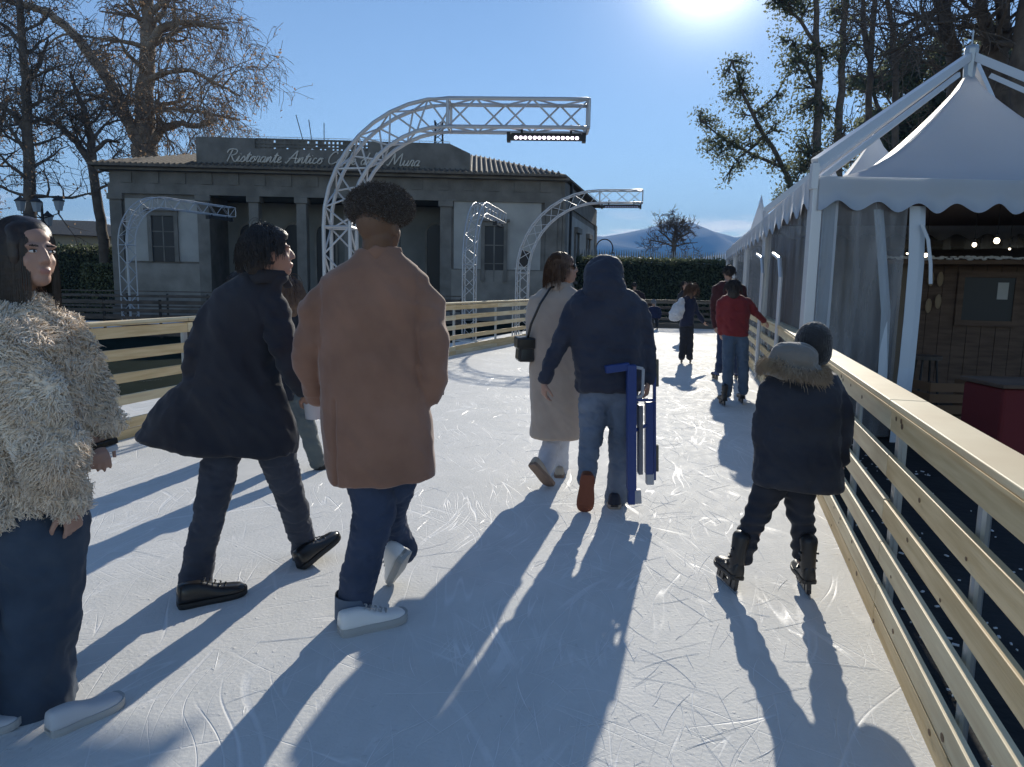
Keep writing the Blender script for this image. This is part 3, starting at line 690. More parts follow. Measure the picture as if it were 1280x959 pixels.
# ------------------------------------------------------------------ mountains
MTN = mat('mountain_forest', (.035, .045, .035), (.07, .075, .06), scale=.004, rough=1.0)
def ridge(name, y, prof, depth, amp):
    m_ = MB(); xs = []; n = 160; rows = 14; x0 = P(prof[0][0], 300, y).x; x1 = P(prof[-1][0], 300, y).x
    def top(px):
        for (a, b) in zip(prof[:-1], prof[1:]):
            if a[0] <= px <= b[0]:
                t = (px - a[0]) / (b[0] - a[0]); t = t * t * (3 - 2 * t); return a[1] + (b[1] - a[1]) * t
        return prof[-1][1]
    vs = []
    for j in range(rows + 1):
        s_ = j / rows                                                            # 0 at ridge, 1 at foot
        for i in range(n + 1):
            px = prof[0][0] + (prof[-1][0] - prof[0][0]) * i / n; tp = P(px, top(px), y)
            q = V((tp.x, y - depth * s_, 0)); h = tp.z * (1 - s_) ** 1.15
            h += amp * (1 - s_) * s_ * 4 * nz(V((q.x, q.y, 0)), .0035) + amp * .12 * nz(V((q.x, 0, 9)), .02) * (1 - s_)
            vs.append(V((q.x, q.y, max(-8, h) - (8 if j == rows else 0))))
    fs = [(j * (n + 1) + i, j * (n + 1) + i + 1, (j + 1) * (n + 1) + i + 1, (j + 1) * (n + 1) + i) for j in range(rows) for i in range(n)]
    o = len(vs)
    for i in range(n + 1): v = vs[i]; vs.append(V((v.x, v.y + depth, -16)))
    fs += [(i, i + 1, o + i + 1, o + i)[::-1] for i in range(n)]
    m_.add(vs, fs); return m_.build(name, MTN, smooth=True, kind='structure')
ridge('mountains', 4300, [(-1500, 330), (-700, 300), (-100, 318), (300, 312), (600, 300), (690, 285), (735, 294), (765, 296), (800, 287), (832, 277), (850, 275), (872, 279), (900, 291), (922, 297), (960, 290), (1100, 300), (1400, 318), (2000, 300), (2900, 330)], 1500, 90)
ridge('hills', 2600, [(-1400, 345), (-500, 330), (100, 338), (600, 325), (740, 318), (850, 324), (960, 312), (1100, 318), (1700, 330), (2600, 350)], 900, 40)
hz = MB(); hz.box((0, 2150, 224), (9000, 4900, 452)); 
hm = bpy.data.materials.new('haze_air'); hm.use_nodes = True; nt = hm.node_tree
for n in list(nt.nodes):
    if n.type != 'OUTPUT_MATERIAL': nt.nodes.remove(n)
pv = nt.nodes.new('ShaderNodeVolumePrincipled'); pv.inputs['Color'].default_value = (.17, .42, .88, 1); pv.inputs['Density'].default_value = .00026; pv.inputs['Anisotropy'].default_value = 0.0
nt.links.new(pv.outputs[0], [n for n in nt.nodes if n.type == 'OUTPUT_MATERIAL'][0].inputs['Volume'])
hz.build('haze', hm, kind='stuff')
# ------------------------------------------------------------------ white pagoda tents
PVC = mat('tent_canvas', (.74, .76, .80), (.82, .83, .86), scale=1.2, rough=.55, bump=.3, bscale=2.2, bdist=.04, spec=.4, translu=.6)
PVCW = mat('tent_valance', (.58, .60, .63), rough=.6, bump=.3, bscale=5, bdist=.02, translu=.25)
ALU = mat('white_painted_aluminium', (.62, .63, .65), rough=.35, metal=.2)
WEB = mat('webbing', (.62, .66, .70), rough=.8)
def clear_pvc():
    m = bpy.data.materials.new('clear_pvc'); m.use_nodes = True; nt = m.node_tree; b = nt.nodes['Principled BSDF']; L = nt.links.new
    b.inputs['Base Color'].default_value = (.40, .40, .42, 1); b.inputs['Roughness'].default_value = .25
    tr = nt.nodes.new('ShaderNodeBsdfTransparent'); tr.inputs[0].default_value = (.85, .88, .9, 1); mx = nt.nodes.new('ShaderNodeMixShader')
    tc = nt.nodes.new('ShaderNodeTexCoord'); mp = nt.nodes.new('ShaderNodeMapping'); mp.inputs['Scale'].default_value = (5, 5, .5); n = nt.nodes.new('ShaderNodeTexNoise'); n.inputs['Scale'].default_value = 1.4; n.inputs['Detail'].default_value = 3
    L(tc.outputs['Object'], mp.inputs[0]); L(mp.outputs[0], n.inputs['Vector'])
    mr = nt.nodes.new('ShaderNodeMapRange'); mr.inputs[1].default_value = .35; mr.inputs[2].default_value = .7; mr.inputs[3].default_value = .20; mr.inputs[4].default_value = .58
    L(n.outputs['Fac'], mr.inputs[0]); L(mr.outputs[0], mx.inputs[0]); L(tr.outputs[0], mx.inputs[1]); L(b.outputs[0], mx.inputs[2])
    bp = nt.nodes.new('ShaderNodeBump'); bp.inputs['Distance'].default_value = .03; bp.inputs['Strength'].default_value = .6; L(n.outputs['Fac'], bp.inputs['Height']); L(bp.outputs[0], b.inputs['Normal'])
    L(mx.outputs[0], nt.nodes['Material Output'].inputs['Surface']); return m
CLEAR = clear_pvc()
def sheet(a, b, z0, z1, fold=.03, k=9, seed=0):
    """hanging sheet between two ground points, vertical folds"""
    m = MB(); n = 40; d = b - a; nn = V((d.y, -d.x, 0)).normalized(); vs = []
    for j in range(9):
        z = z0 + (z1 - z0) * j / 8
        for i in range(n + 1):
            t = i / n; f = fold * (math.sin(t * k * 6.28 + seed) + .6 * nz(V((t * 9, z * .8, seed)), 1.3)) * (1.1 - j / 9)
            vs.append(a + d * t + nn * f + V((0, 0, z)))
    m.add(vs, [(j * (n + 1) + i, j * (n + 1) + i + 1, (j + 1) * (n + 1) + i + 1, (j + 1) * (n + 1) + i) for j in range(8) for i in range(n)]); return m
def valance(a, b, z1, h, scal, thick=.006):
    m = MB(); n = max(8, scal * 12); d = b - a; nn = V((d.y, -d.x, 0)).normalized(); vs = []
    for i in range(n + 1):
        t = i / n; c = a + d * t; dr = h + (.05 + .008 * math.sin(i * .37)) * math.cos(t * scal * 6.28)
        for q in (0, 1):
            wv = .018 * math.sin(t * scal * 3.1 + 1) 
            vs += [c + nn * (q * thick) + V((0, 0, z1)), c + nn * (q * thick + wv * .5) + V((0, 0, z1 - dr * .5)), c + nn * (q * thick + wv) + V((0, 0, z1 - dr))]
    fs = []
    for i in range(n):
        o = i * 6; p = o + 6
        for q in (0, 3): 
            for r_ in (0, 1): fs.append((o + q + r_, p + q + r_, p + q + r_ + 1, o + q + r_ + 1))
        fs.append((o + 2, p + 2, p + 5, o + 5))
    m.add(vs, fs); return m
def pagoda(label, c0, u, v, w, ze, za, frame=True, sides='', val=True, poles=(0, 1, 2, 3), drop=.0, conc=2.1, scal=12):
    """c0 front-left corner, v to the right, u away; ze eaves, za apex"""
    t = thing('pagoda_tent', label, 'tent', (c0.x, c0.y, -.13), 'white pagoda tents along the rink'); cs = [c0, c0 + v * w, c0 + v * w + u * w, c0 + u * w]; ctr = (cs[0] + cs[2]) / 2
    ap = ctr + V((0, 0, za)); m = MB(); n = 24; rows = 14; vs = []
    zm = za - (.22 if frame else 0) - drop
    for j in range(rows + 1):
        s_ = j / rows                                                            # 0 rim, 1 apex
        for i in range(4 * n):
            e = i // n; q = (i % n) / n; rim = cs[e].lerp(cs[(e + 1) % 4], q); r_ = (1 - s_)
            p = ctr + (rim - ctr) * max(r_, .018)
            z = ze + (zm - ze) * (s_ ** conc * .72 + s_ * .28)
            sag = -.10 * math.sin(math.pi * q) * math.sin(math.pi * s_) * (1 - s_)
            vs.append(V((p.x, p.y, z + sag)))
    m.add(vs, [(j * 4 * n + i, j * 4 * n + (i + 1) % (4 * n), (j + 1) * 4 * n + (i + 1) % (4 * n), (j + 1) * 4 * n + i) for j in range(rows) for i in range(4 * n)])
    rf = m.build('roof', PVC, t, smooth=True); so_ = rf.modifiers.new('th', 'SOLIDIFY'); so_.thickness = .008
    if frame:
        for k in range(4):
            m = MB(); o = (cs[k] - ctr).normalized() * .06; a = cs[k] + o + V((0, 0, ze + .16)); m.beam(a, ap + o * .8 + V((0, 0, .0)), .075, .10); m.beam(a + V((0, 0, -.0)), cs[k] + o + V((0, 0, ze - .1)), .07, .07, up=(0, 1, 0))
            m.beam(cs[k] * .985 + ctr * .015 + V((0, 0, ze + .02)), ctr + (cs[k] - ctr) * .09 + V((0, 0, za - .28)), .035, .06)
            m.build('rafter', ALU, t)
        m = MB(); m.tube([ap + V((0, 0, -.3)), ap + V((0, 0, .1))], [.07, .09], n=8); m.tube([ap, ap + V((0, 0, .34))], .012, n=5); m.build('finial', GALV, t)
    for k in poles:
        p = cs[k] + (ctr - cs[k]).normalized() * .0; m = MB(); m.box(p + V((0, 0, ze / 2 - .065)), (.11, .11, ze + .13), math.atan2(v.y, v.x)); m.box(p + V((0, 0, -.11)), (.24, .24, .02)); m.build('post', ALU, t, bevel=.008)
    for k in range(4):
        m = MB(); m.beam(cs[k] + V((0, 0, ze - .02)), cs[(k + 1) % 4] + V((0, 0, ze - .02)), .05, .09); m.build('eave_beam', ALU, t)
        if val:
            dr = cs[(k + 1) % 4] - cs[k]; out = V((dr.y, -dr.x, 0)).normalized(); out = out if out.dot(cs[k] - ctr) > 0 else -out
            q = valance(cs[k] + out * .065, cs[(k + 1) % 4] + out * .065, ze + .03, .30, scal); q.build('valance', PVCW, t, smooth=True)
    for k, (a, b, nm) in enumerate(((0, 1, 'F'), (3, 0, 'L'), (1, 2, 'R'), (2, 3, 'B'))):
        if nm in sides:
            s_ = sheet(cs[a].lerp(cs[b], .03), cs[a].lerp(cs[b], .97), -.1, ze - .05, seed=k); s_.build('clear_side_sheet' if nm != 'B' else 'canvas_wall', CLEAR if nm != 'B' else PVC, t, smooth=True)
    return t, cs, ctr
u1 = rdir.copy(); u1.z = 0; u1 = V((rdir.x - .05 * rdir.y, rdir.y, 0)).normalized()
TC = P(1021, 225, 7.8); ZEV = TC.z; TC.z = 0
v1 = V((1, .03, 0)).normalized(); TW = 4.7
ctr1 = TC + (u1 + v1) * TW / 2; ZAP = P(1213, 72, ctr1.y).z
tent1, cs1, ctr1 = pagoda('nearest white pagoda tent with scalloped valance and outside rafters, above the child', TC, u1, v1, TW, ZEV, ZAP, sides='', scal=11)
s_ = sheet(TC + v1 * .10, TC + v1 * 1.0, -.1, ZEV - .06, seed=1, fold=.012, k=3); s_.build('clear_side_sheet', CLEAR, tent1, smooth=True)
s_ = sheet(TC + u1 * .2, TC + u1 * (TW - .3), -.1, ZEV - .06, seed=4, fold=.02, k=6); s_.build('clear_side_sheet', CLEAR, tent1, smooth=True)
m_ = MB(); m_.box(TC + u1 * .02 + v1 * .17 + V((0, 0, ZEV / 2 - .1)), (.16, .03, ZEV), 0); m_.build('corner_flap', PVCW, tent1)
# tied-back curtain strips
def strip(pts, w, name, label=None):
    m = MB(); n = len(pts); vs = []
    for k, (px, py, y) in enumerate(pts):
        c = P(px, py, y); vs += [c - V((w / 2, 0, 0)), c + V((w * .1, -.012, 0)), c + V((w / 2, .01, 0))]
    m.add(vs, [(i * 3 + q, i * 3 + q + 1, i * 3 + q + 4, i * 3 + q + 3) for i in range(n - 1) for q in (0, 1)])
    o = m.build(name, WEB, tent1); md = o.modifiers.new('t', 'SOLIDIFY'); md.thickness = .01; return o
strip([(1147, 258, 7.86), (1145, 330, 7.85), (1139, 400, 7.83), (1133, 460, 7.8), (1124, 530, 7.7), (1118, 580, 7.66)], .17, 'curtain_band')
strip([(1098, 262, 7.86), (1103, 330, 7.86), (1107, 390, 7.86), (1104, 450, 7.84), (1100, 520, 7.8)], .10, 'curtain_band')
strip([(1152, 280, 7.8), (1160, 300, 7.8), (1163, 330, 7.8), (1163, 355, 7.8)], .035, 'tie_strap')
# row of farther tents
pos = TC + u1 * (TW + .15)
ths = [('second white tent of the row, just beyond the nearest one', 4.0, 0.0), ('third white tent along the barrier, past the red jacket', 4.0, .0), ('farthest white tent of the row beside the hedge', 4.0, .1)]
for k, (lb_, w_, d_) in enumerate(ths):
    vv = V((u1.y, -u1.x, 0)); pagoda(lb_, pos, u1, vv, w_, ZEV + .02 * k, ZEV + 1.75, frame=False, sides='LF', conc=2.6, scal=9)
    pos = pos + u1 * (w_ + .12)
# clear plastic door frames leaning along the side, white arched tube
for (y0, y1, hh) in ((9.6, 10.6, 1.9), (12.0, 13.2, 2.0)):
    m_ = MB()
    a = TC + u1 * (y0 - TC.y) - v1 * .09; b = TC + u1 * (y1 - TC.y) - v1 * .09
    m_.tube([a + V((0, 0, -.1)), a + V((0, 0, hh - .25)), a.lerp(b, .25) + V((0, 0, hh)), b + V((0, 0, hh + .1))], .028, n=8)
    m_.build('side_hoop', ALU, tent1)
sp0 = P(952, 244, 34); tsp = thing('pointed_canopy', 'narrow pointed pale canopy tip rising beyond the last tent', 'canopy', (sp0.x, sp0.y, -.13)); m_ = MB()
m_.tube([V((sp0.x, sp0.y, z)) for z in (3.4, 3.5, 4.2, sp0.z - .5, sp0.z)], [1.25, 1.2, .42, .13, .01], n=4, round_=False); m_.build('canopy_roof', PVC, tsp); m_ = MB()
for (a, b) in ((-.8, -.8), (.8, -.8), (.8, .8), (-.8, .8)): m_.tube([V((sp0.x + a, sp0.y + b, -.13)), V((sp0.x + a, sp0.y + b, 3.5))], .04, n=6)
m_.build('legs', ALU, tsp)
# ------------------------------------------------------------------ wooden hut inside the nearest tent
WOODD = mat('hut_boards', (.09, .055, .038), (.15, .095, .065), scale=3, stretch=(1, 1, 7), rough=.75, bump=.3, bscale=6, bstretch=(8, 8, 1))
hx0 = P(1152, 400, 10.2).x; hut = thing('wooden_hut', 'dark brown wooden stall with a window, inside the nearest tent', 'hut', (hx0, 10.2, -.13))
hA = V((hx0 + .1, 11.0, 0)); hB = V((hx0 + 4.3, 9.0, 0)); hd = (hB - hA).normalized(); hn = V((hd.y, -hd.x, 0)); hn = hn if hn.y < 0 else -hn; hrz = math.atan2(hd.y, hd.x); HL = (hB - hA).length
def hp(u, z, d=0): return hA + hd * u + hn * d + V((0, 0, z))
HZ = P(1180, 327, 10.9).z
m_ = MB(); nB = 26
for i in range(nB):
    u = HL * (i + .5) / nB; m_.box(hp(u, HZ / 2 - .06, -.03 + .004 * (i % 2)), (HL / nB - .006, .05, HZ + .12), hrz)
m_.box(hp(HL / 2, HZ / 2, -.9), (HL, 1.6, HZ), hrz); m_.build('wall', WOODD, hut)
m_ = MB(); wc = P(1248, 375, 9.7); wu = (V((wc.x, wc.y, 0)) - hA).dot(hd); m_.box(hp(wu, wc.z, .01), (.62, .03, .62), hrz); wn = m_.build('window', GLASSD, hut)
m_ = MB()
for s_ in (-1, 1): m_.box(hp(wu + s_ * .35, wc.z, .03), (.08, .05, .78), hrz); m_.box(hp(wu, wc.z + s_ * .35, .035), (.78, .055, .08), hrz)
m_.build('window_frame', WOODD, wn)
m_ = MB(); m_.box(hp(wu + .17, wc.z + .12, .03), (.13, .006, .24), hrz); m_.build('notice', mat('paper', (.5, .5, .48), rough=.8), wn)
m_ = MB(); m_.box(hp(.0, HZ / 2, .1), (.10, .10, HZ), hrz); m_.build('corner_post', mat('grey_wood', (.20, .16, .12), rough=.8), hut)
m_ = MB(); m_.add([hp(-.3, HZ + .0, .55), hp(HL + .3, HZ + .0, .55), hp(HL + .3, HZ + .3, -1.8), hp(-.3, HZ + .3, -1.8), hp(-.3, HZ - .06, .55), hp(HL + .3, HZ - .06, .55), hp(HL + .3, HZ + .24, -1.8), hp(-.3, HZ + .24, -1.8)], [(0, 1, 2, 3), (4, 7, 6, 5), (0, 4, 5, 1), (1, 5, 6, 2), (2, 6, 7, 3), (3, 7, 4, 0)]); rf_ = m_.build('roof', WOODD, hut)
m_ = MB(); rn = random.Random(5); u = -.3
while u < HL + .3:
    m_.ell(hp(u, HZ + .02 + rn.uniform(-.01, .02), .56 + rn.uniform(-.02, .02)), (rn.uniform(.025, .06), .035, rn.uniform(.012, .028)), n=8, k=5); u += rn.uniform(.02, .055)
m_.build('snow_trim', mat('snow_fleece', (.7, .72, .74), rough=.9), rf_, smooth=True)
for k, (du, lb_) in enumerate(((-.35, .18), (-.55, .05))):
    for q in range(2):
        m_ = MB(); m_.ell(hp(wu - .62 - .12 * q, wc.z + .28 - .33 * k * (1 + q * .2), .04), (.05, .02, .11), n=8, k=6); m_.build('hanging_ornament', mat('straw', (.30, .22, .14), rough=.8), hut)
# back wall and ceiling shade of the tent, stacked things
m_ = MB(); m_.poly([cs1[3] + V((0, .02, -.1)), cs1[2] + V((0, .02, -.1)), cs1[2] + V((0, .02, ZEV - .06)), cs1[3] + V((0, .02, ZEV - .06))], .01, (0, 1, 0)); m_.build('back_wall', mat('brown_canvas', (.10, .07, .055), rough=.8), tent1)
m_ = MB(); m_.poly([c + V((0, 0, ZEV - .09)) for c in cs1], .008); m_.build('ceiling_shade', mat('brown_shade', (.16, .12, .10), rough=.9, bump=.4, bscale=2, bdist=.05), tent1)  # flat brown sheet paints in the shade inside the tent roof
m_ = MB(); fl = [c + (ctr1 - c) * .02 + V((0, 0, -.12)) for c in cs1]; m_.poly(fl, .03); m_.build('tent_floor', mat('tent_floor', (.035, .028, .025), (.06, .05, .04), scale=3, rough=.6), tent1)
BULB = mat('bulb_glow', (1, .9, .7), emit=(1, .85, .62), estr=7)
for k, (px, py, y) in enumerate(((1246, 301, 8.6), (1218, 306, 8.9), (1157, 319, 9.6), (1139, 317, 9.9), (1134, 317, 10.1), (1262, 311, 9.0))):
    c = P(px, py, y); t = thing('hanging_bulb', ('bright round bulb highest under the tent ceiling, above the hut window', 'round bulb hanging just left of the brightest one', 'round bulb beside the white curtain band', 'tiny bulb seen behind the white curtain band', 'faintest bulb left of the white curtain band', 'small bulb by the snowy edge of the hut roof')[k], 'light bulb', c, 'bulbs strung under the tent ceiling')
    r_ = (.030, .024, .024, .014, .013, .012)[k]; m_ = MB(); m_.ell(c, (r_, r_, r_ * 1.15), n=12, k=8); m_.build('bulb', BULB, t, smooth=True)
    m_ = MB(); m_.tube([c + V((0, 0, r_)), c + V((0, 0, r_ + .045))], .014, n=6); m_.tube([c + V((0, 0, r_ + .04)), V((c.x, c.y, ZEV - .09))], .004, n=4); m_.build('socket', DARKM, t)
# red drape, crates and a barrel table in the gloom of the tent
RED = mat('red_cloth', (.16, .018, .02), rough=.85, bump=.4, bscale=12)
c = P(1268, 530, 6.6); t = thing('draped_counter', 'low counter under a dark red cloth at the right edge, inside the tent', 'counter', (c.x, c.y, -.13)); m_ = MB(); m_.box((c.x + .35, c.y + .2, .25), (1.1, .6, .76)); m_.build('cloth', RED, t, bevel=.03); m_ = MB(); m_.box((c.x + .35, c.y + .2, .655), (1.16, .66, .04)); m_.build('counter_top', WOODD, t, bevel=.01)
c = P(1180, 470, 8.6); t = thing('crate', 'brown slatted crate on the tent floor beside the white curtain band', 'crate', (c.x, c.y, -.1)); m_ = MB()
for k in range(4): m_.box((c.x, c.y - .25, .0 + k * .13), (.6, .02, .1)); m_.box((c.x - .3, c.y, .0 + k * .13), (.02, .5, .1)); m_.box((c.x + .3, c.y, .0 + k * .13), (.02, .5, .1))
m_.build('slats', mat('crate_wood', (.22, .12, .06), rough=.8), t); m_ = MB()
for a in (-.27, .27): m_.box((c.x + a, c.y - .22, .18), (.05, .04, .56))
m_.build('crate_posts', WOODD, t)
c = P(1160, 430, 9.4); t = thing('bar_stool', 'dark stool in front of the hut corner', 'stool', (c.x, c.y, -.1)); m_ = MB(); m_.tube([V((c.x, c.y, .62)), V((c.x, c.y, .67))], .18, n=14, round_=False); m_.build('seat', DARKW, t)
for k in range(4):
    a = k * 1.57 + .7; m_ = MB(); m_.tube([V((c.x + .12 * math.cos(a), c.y + .12 * math.sin(a), .62)), V((c.x + .2 * math.cos(a), c.y + .2 * math.sin(a), -.1))], .016, n=6); m_.build('leg', DARKM, t)
# ------------------------------------------------------------------ trees
BARK = mat('plane_bark', (.20, .155, .12), (.36, .29, .22), scale=2.5, rough=.9, bump=.6, bscale=10, bdist=.03)
BARKD = mat('dark_bark', (.09, .072, .06), (.16, .13, .105), scale=3, rough=.95, bump=.6, bscale=12, bdist=.03)
DRY = mat('dry_leaf', (.16, .10, .06), (.28, .19, .12), scale=1.5, rough=.7, translu=.45)
EVG = mat('evergreen_leaf', (.07, .085, .055), (.13, .145, .09), scale=.8, rough=.6, spec=.15, translu=.5)
def grow(mbs, p, d, r, L, lev, rn, tips, droop=0.0, nseg=6, kids=(4, 5, 5), wig=.22, minr=.012, maxlev=3):
    pts = [p.copy()]; rad = [r]; c = p.copy(); dd = d.normalized(); st = L / nseg
    for i in range(nseg):
        dd = (dd + V((rn.gauss(0, wig), rn.gauss(0, wig), rn.gauss(0, wig * .8) + (.10 if lev < 2 else 0) - droop * lev))).normalized()
        c = c + dd * st; pts.append(c.copy()); rad.append(max(minr, r * (1 - .8 * (i + 1) / nseg)))
    (mbs[0] if lev == 0 else mbs[1]).tube(pts, rad, n=(9, 6, 4, 3, 3)[min(lev, 4)], round_=False, cap=False)
    if lev >= maxlev: tips.append((pts, dd)); return
    if lev >= maxlev - 1: tips.append((pts, dd))
    for k in range(kids[min(lev, len(kids) - 1)]):
        t = rn.uniform(.25, 1) if lev else rn.uniform(.3, 1); i = min(nseg - 1, int(t * nseg)); q = pts[i].lerp(pts[i + 1], t * nseg - i if i < nseg else 0)
        base = (pts[i + 1] - pts[i]).normalized(); s_ = V((rn.gauss(0, 1), rn.gauss(0, 1), rn.gauss(0, 1))); s_ = (s_ - base * s_.dot(base)).normalized()
        grow(mbs, q, base * rn.uniform(.4, .9) + s_ * rn.uniform(.6, 1.0), max(minr, rad[i] * rn.uniform(.4, .62)), L * rn.uniform(.45, .68), lev + 1, rn, tips, droop, nseg, kids, wig, minr, maxlev)
def limbs(mbs, y, polys, rn, tips, kids, L, droop, minr, maxlev, spread=2.0):
    for (pp, r0, r1, nk) in polys:
        oy = rn.uniform(-spread, spread) if pp[0][1] < 240 and nk else 0
        pts = []; n = len(pp)
        for k, (px, py) in enumerate(pp): pts.append(P(px, py, y + oy * k / max(1, n - 1)))
        fine = []
        for a, b in zip(pts[:-1], pts[1:]):
            for q in range(4): fine.append(a.lerp(b, q / 4) + V((rn.gauss(0, 1), 0, rn.gauss(0, 1))) * (r0 * .12))
        fine.append(pts[-1]); m = len(fine); rad = [r0 + (r1 - r0) * i / (m - 1) for i in range(m)]
        mbs[0].tube(fine, rad, n=10, round_=False, cap=False)
        for k in range(nk):
            t = rn.uniform(.12, 1); i = min(m - 2, int(t * (m - 1))); q = fine[i]; bs = (fine[i + 1] - fine[i]).normalized(); s_ = V((rn.gauss(0, 1), rn.gauss(0, .8), rn.gauss(0, .6) + .15)); s_ = (s_ - bs * s_.dot(bs)).normalized()
            grow(mbs, q, bs * rn.uniform(.2, .8) + s_, rad[i] * rn.uniform(.3, .5), L * rn.uniform(.6, 1.1), 1, rn, tips, droop, 5, kids, .24, minr, maxlev)
def leaves(tips, n, s, rn, spread=.12, along=True):
    m = MB()
    for i in range(n):
        pts, d = rn.choice(tips); k = rn.randrange(len(pts) - 1); q = pts[k].lerp(pts[k + 1], rn.random()) + V((rn.gauss(0, spread), rn.gauss(0, spread), rn.gauss(0, spread) - spread * .4)); leafq(m, q, s * rn.uniform(.6, 1.3), rn)
    return m
def tree(label, cat_name, y, trunk, polys, seed, leafn, leafs, lm, bark, kids=(5, 5, 5), L=4.0, droop=.05, minr=.016, maxlev=3, group='bare trees at left', lspread=.15, spread=2.0):
    rn = random.Random(seed); b = P(*trunk, y); t = thing(cat_name, label, 'tree', (b.x, b.y, -.16), group); mbs = [MB(), MB()]; tips = []
    mbs[0].tube([V((b.x, b.y, -.3)), V((b.x, b.y, .2)), b], [polys[0][1] * 1.5, polys[0][1] * 1.2, polys[0][1]], n=12, cap=False)
    limbs(mbs, y, polys, rn, tips, kids, L, droop, minr, maxlev, spread)
    mbs[0].build('trunk', bark, t, smooth=True); mbs[1].build('branches', bark, t, smooth=True)
    if leafn: leaves(tips, leafn, leafs, rn, lspread).build('crown', lm, t)
    return t
tree('largest leafless plane tree with mottled trunk, behind the restaurant roof', 'plane_tree', 44, (183, 300),
     [([(183, 300), (182, 220), (180, 182)], .85, .72, 0), ([(180, 184), (180, 130), (186, 60), (184, 0), (180, -70)], .62, .22, 16),
      ([(178, 184), (160, 150), (135, 100), (100, 50), (60, 15), (20, 5), (-20, -10)], .42, .12, 16), ([(184, 186), (200, 162), (222, 154), (248, 158), (270, 150)], .30, .10, 9),
      ([(186, 60), (200, 35), (225, 28), (250, 30), (285, 38)], .26, .08, 10), ([(184, 100), (210, 90), (240, 88), (270, 105), (300, 120)], .18, .06, 10), ([(182, 140), (215, 136), (250, 140), (300, 150)], .15, .06, 8), ([(184, 20), (215, -10), (250, -30)], .2, .08, 7)],
     11, 5200, .15, DRY, BARK, kids=(7, 7, 7), L=3.9, droop=.07, minr=.014)
tree('tall dark slender tree at the far left edge, above the street lamp', 'plane_tree', 33, (38, 290),
     [([(38, 290), (37, 230), (35, 165), (32, 100), (28, 40), (22, -30)], .27, .12, 20), ([(34, 165), (18, 145), (0, 130), (-20, 120)], .15, .06, 6), ([(33, 110), (50, 80), (60, 50)], .12, .05, 6), ([(30, 60), (10, 35), (-15, 20)], .12, .05, 6)],
     23, 1500, .12, DRY, BARKD, kids=(6, 6, 6), L=2.8, droop=.015, minr=.011)
tree('leaning dark tree forking low, between the street lamp and the restaurant', 'plane_tree', 36, (130, 300),
     [([(130, 300), (122, 250), (115, 205)], .25, .2, 2), ([(115, 205), (95, 175), (70, 155), (40, 145)], .2, .07, 12), ([(115, 205), (112, 165), (100, 125), (88, 90)], .22, .07, 14), ([(116, 190), (135, 175), (150, 178)], .12, .05, 6)],
     37, 1700, .12, DRY, BARKD, kids=(6, 6, 6), L=2.6, droop=.015, minr=.011)
tree('small bare tree partly out of frame at the left edge, lower than its neighbours', 'plane_tree', 40, (-14, 300),
     [([(-14, 300), (-12, 240), (-10, 180)], .3, .2, 4), ([(-10, 200), (0, 160), (10, 120)], .15, .06, 14)], 41, 900, .14, DRY, BARKD, kids=(5, 5, 4), L=2.6, droop=.03, minr=.016)
tree('small bushy bare tree silhouetted before the mountains, above the hedge', 'bare_tree', 62, (842, 322),
     [([(842, 322), (842, 312), (842, 304)], .22, .18, 0), ([(842, 305), (832, 295), (822, 287)], .1, .04, 9), ([(842, 305), (843, 292), (846, 282)], .1, .04, 10), ([(842, 305), (852, 296), (864, 290)], .1, .04, 9), ([(842, 308), (824, 302), (812, 300)], .07, .03, 6), ([(842, 308), (858, 304), (872, 303)], .07, .03, 6)],
     53, 0, .1, DRY, BARKD, kids=(5, 5, 4), L=1.5, droop=-.02, minr=.018, group=None, spread=.8)
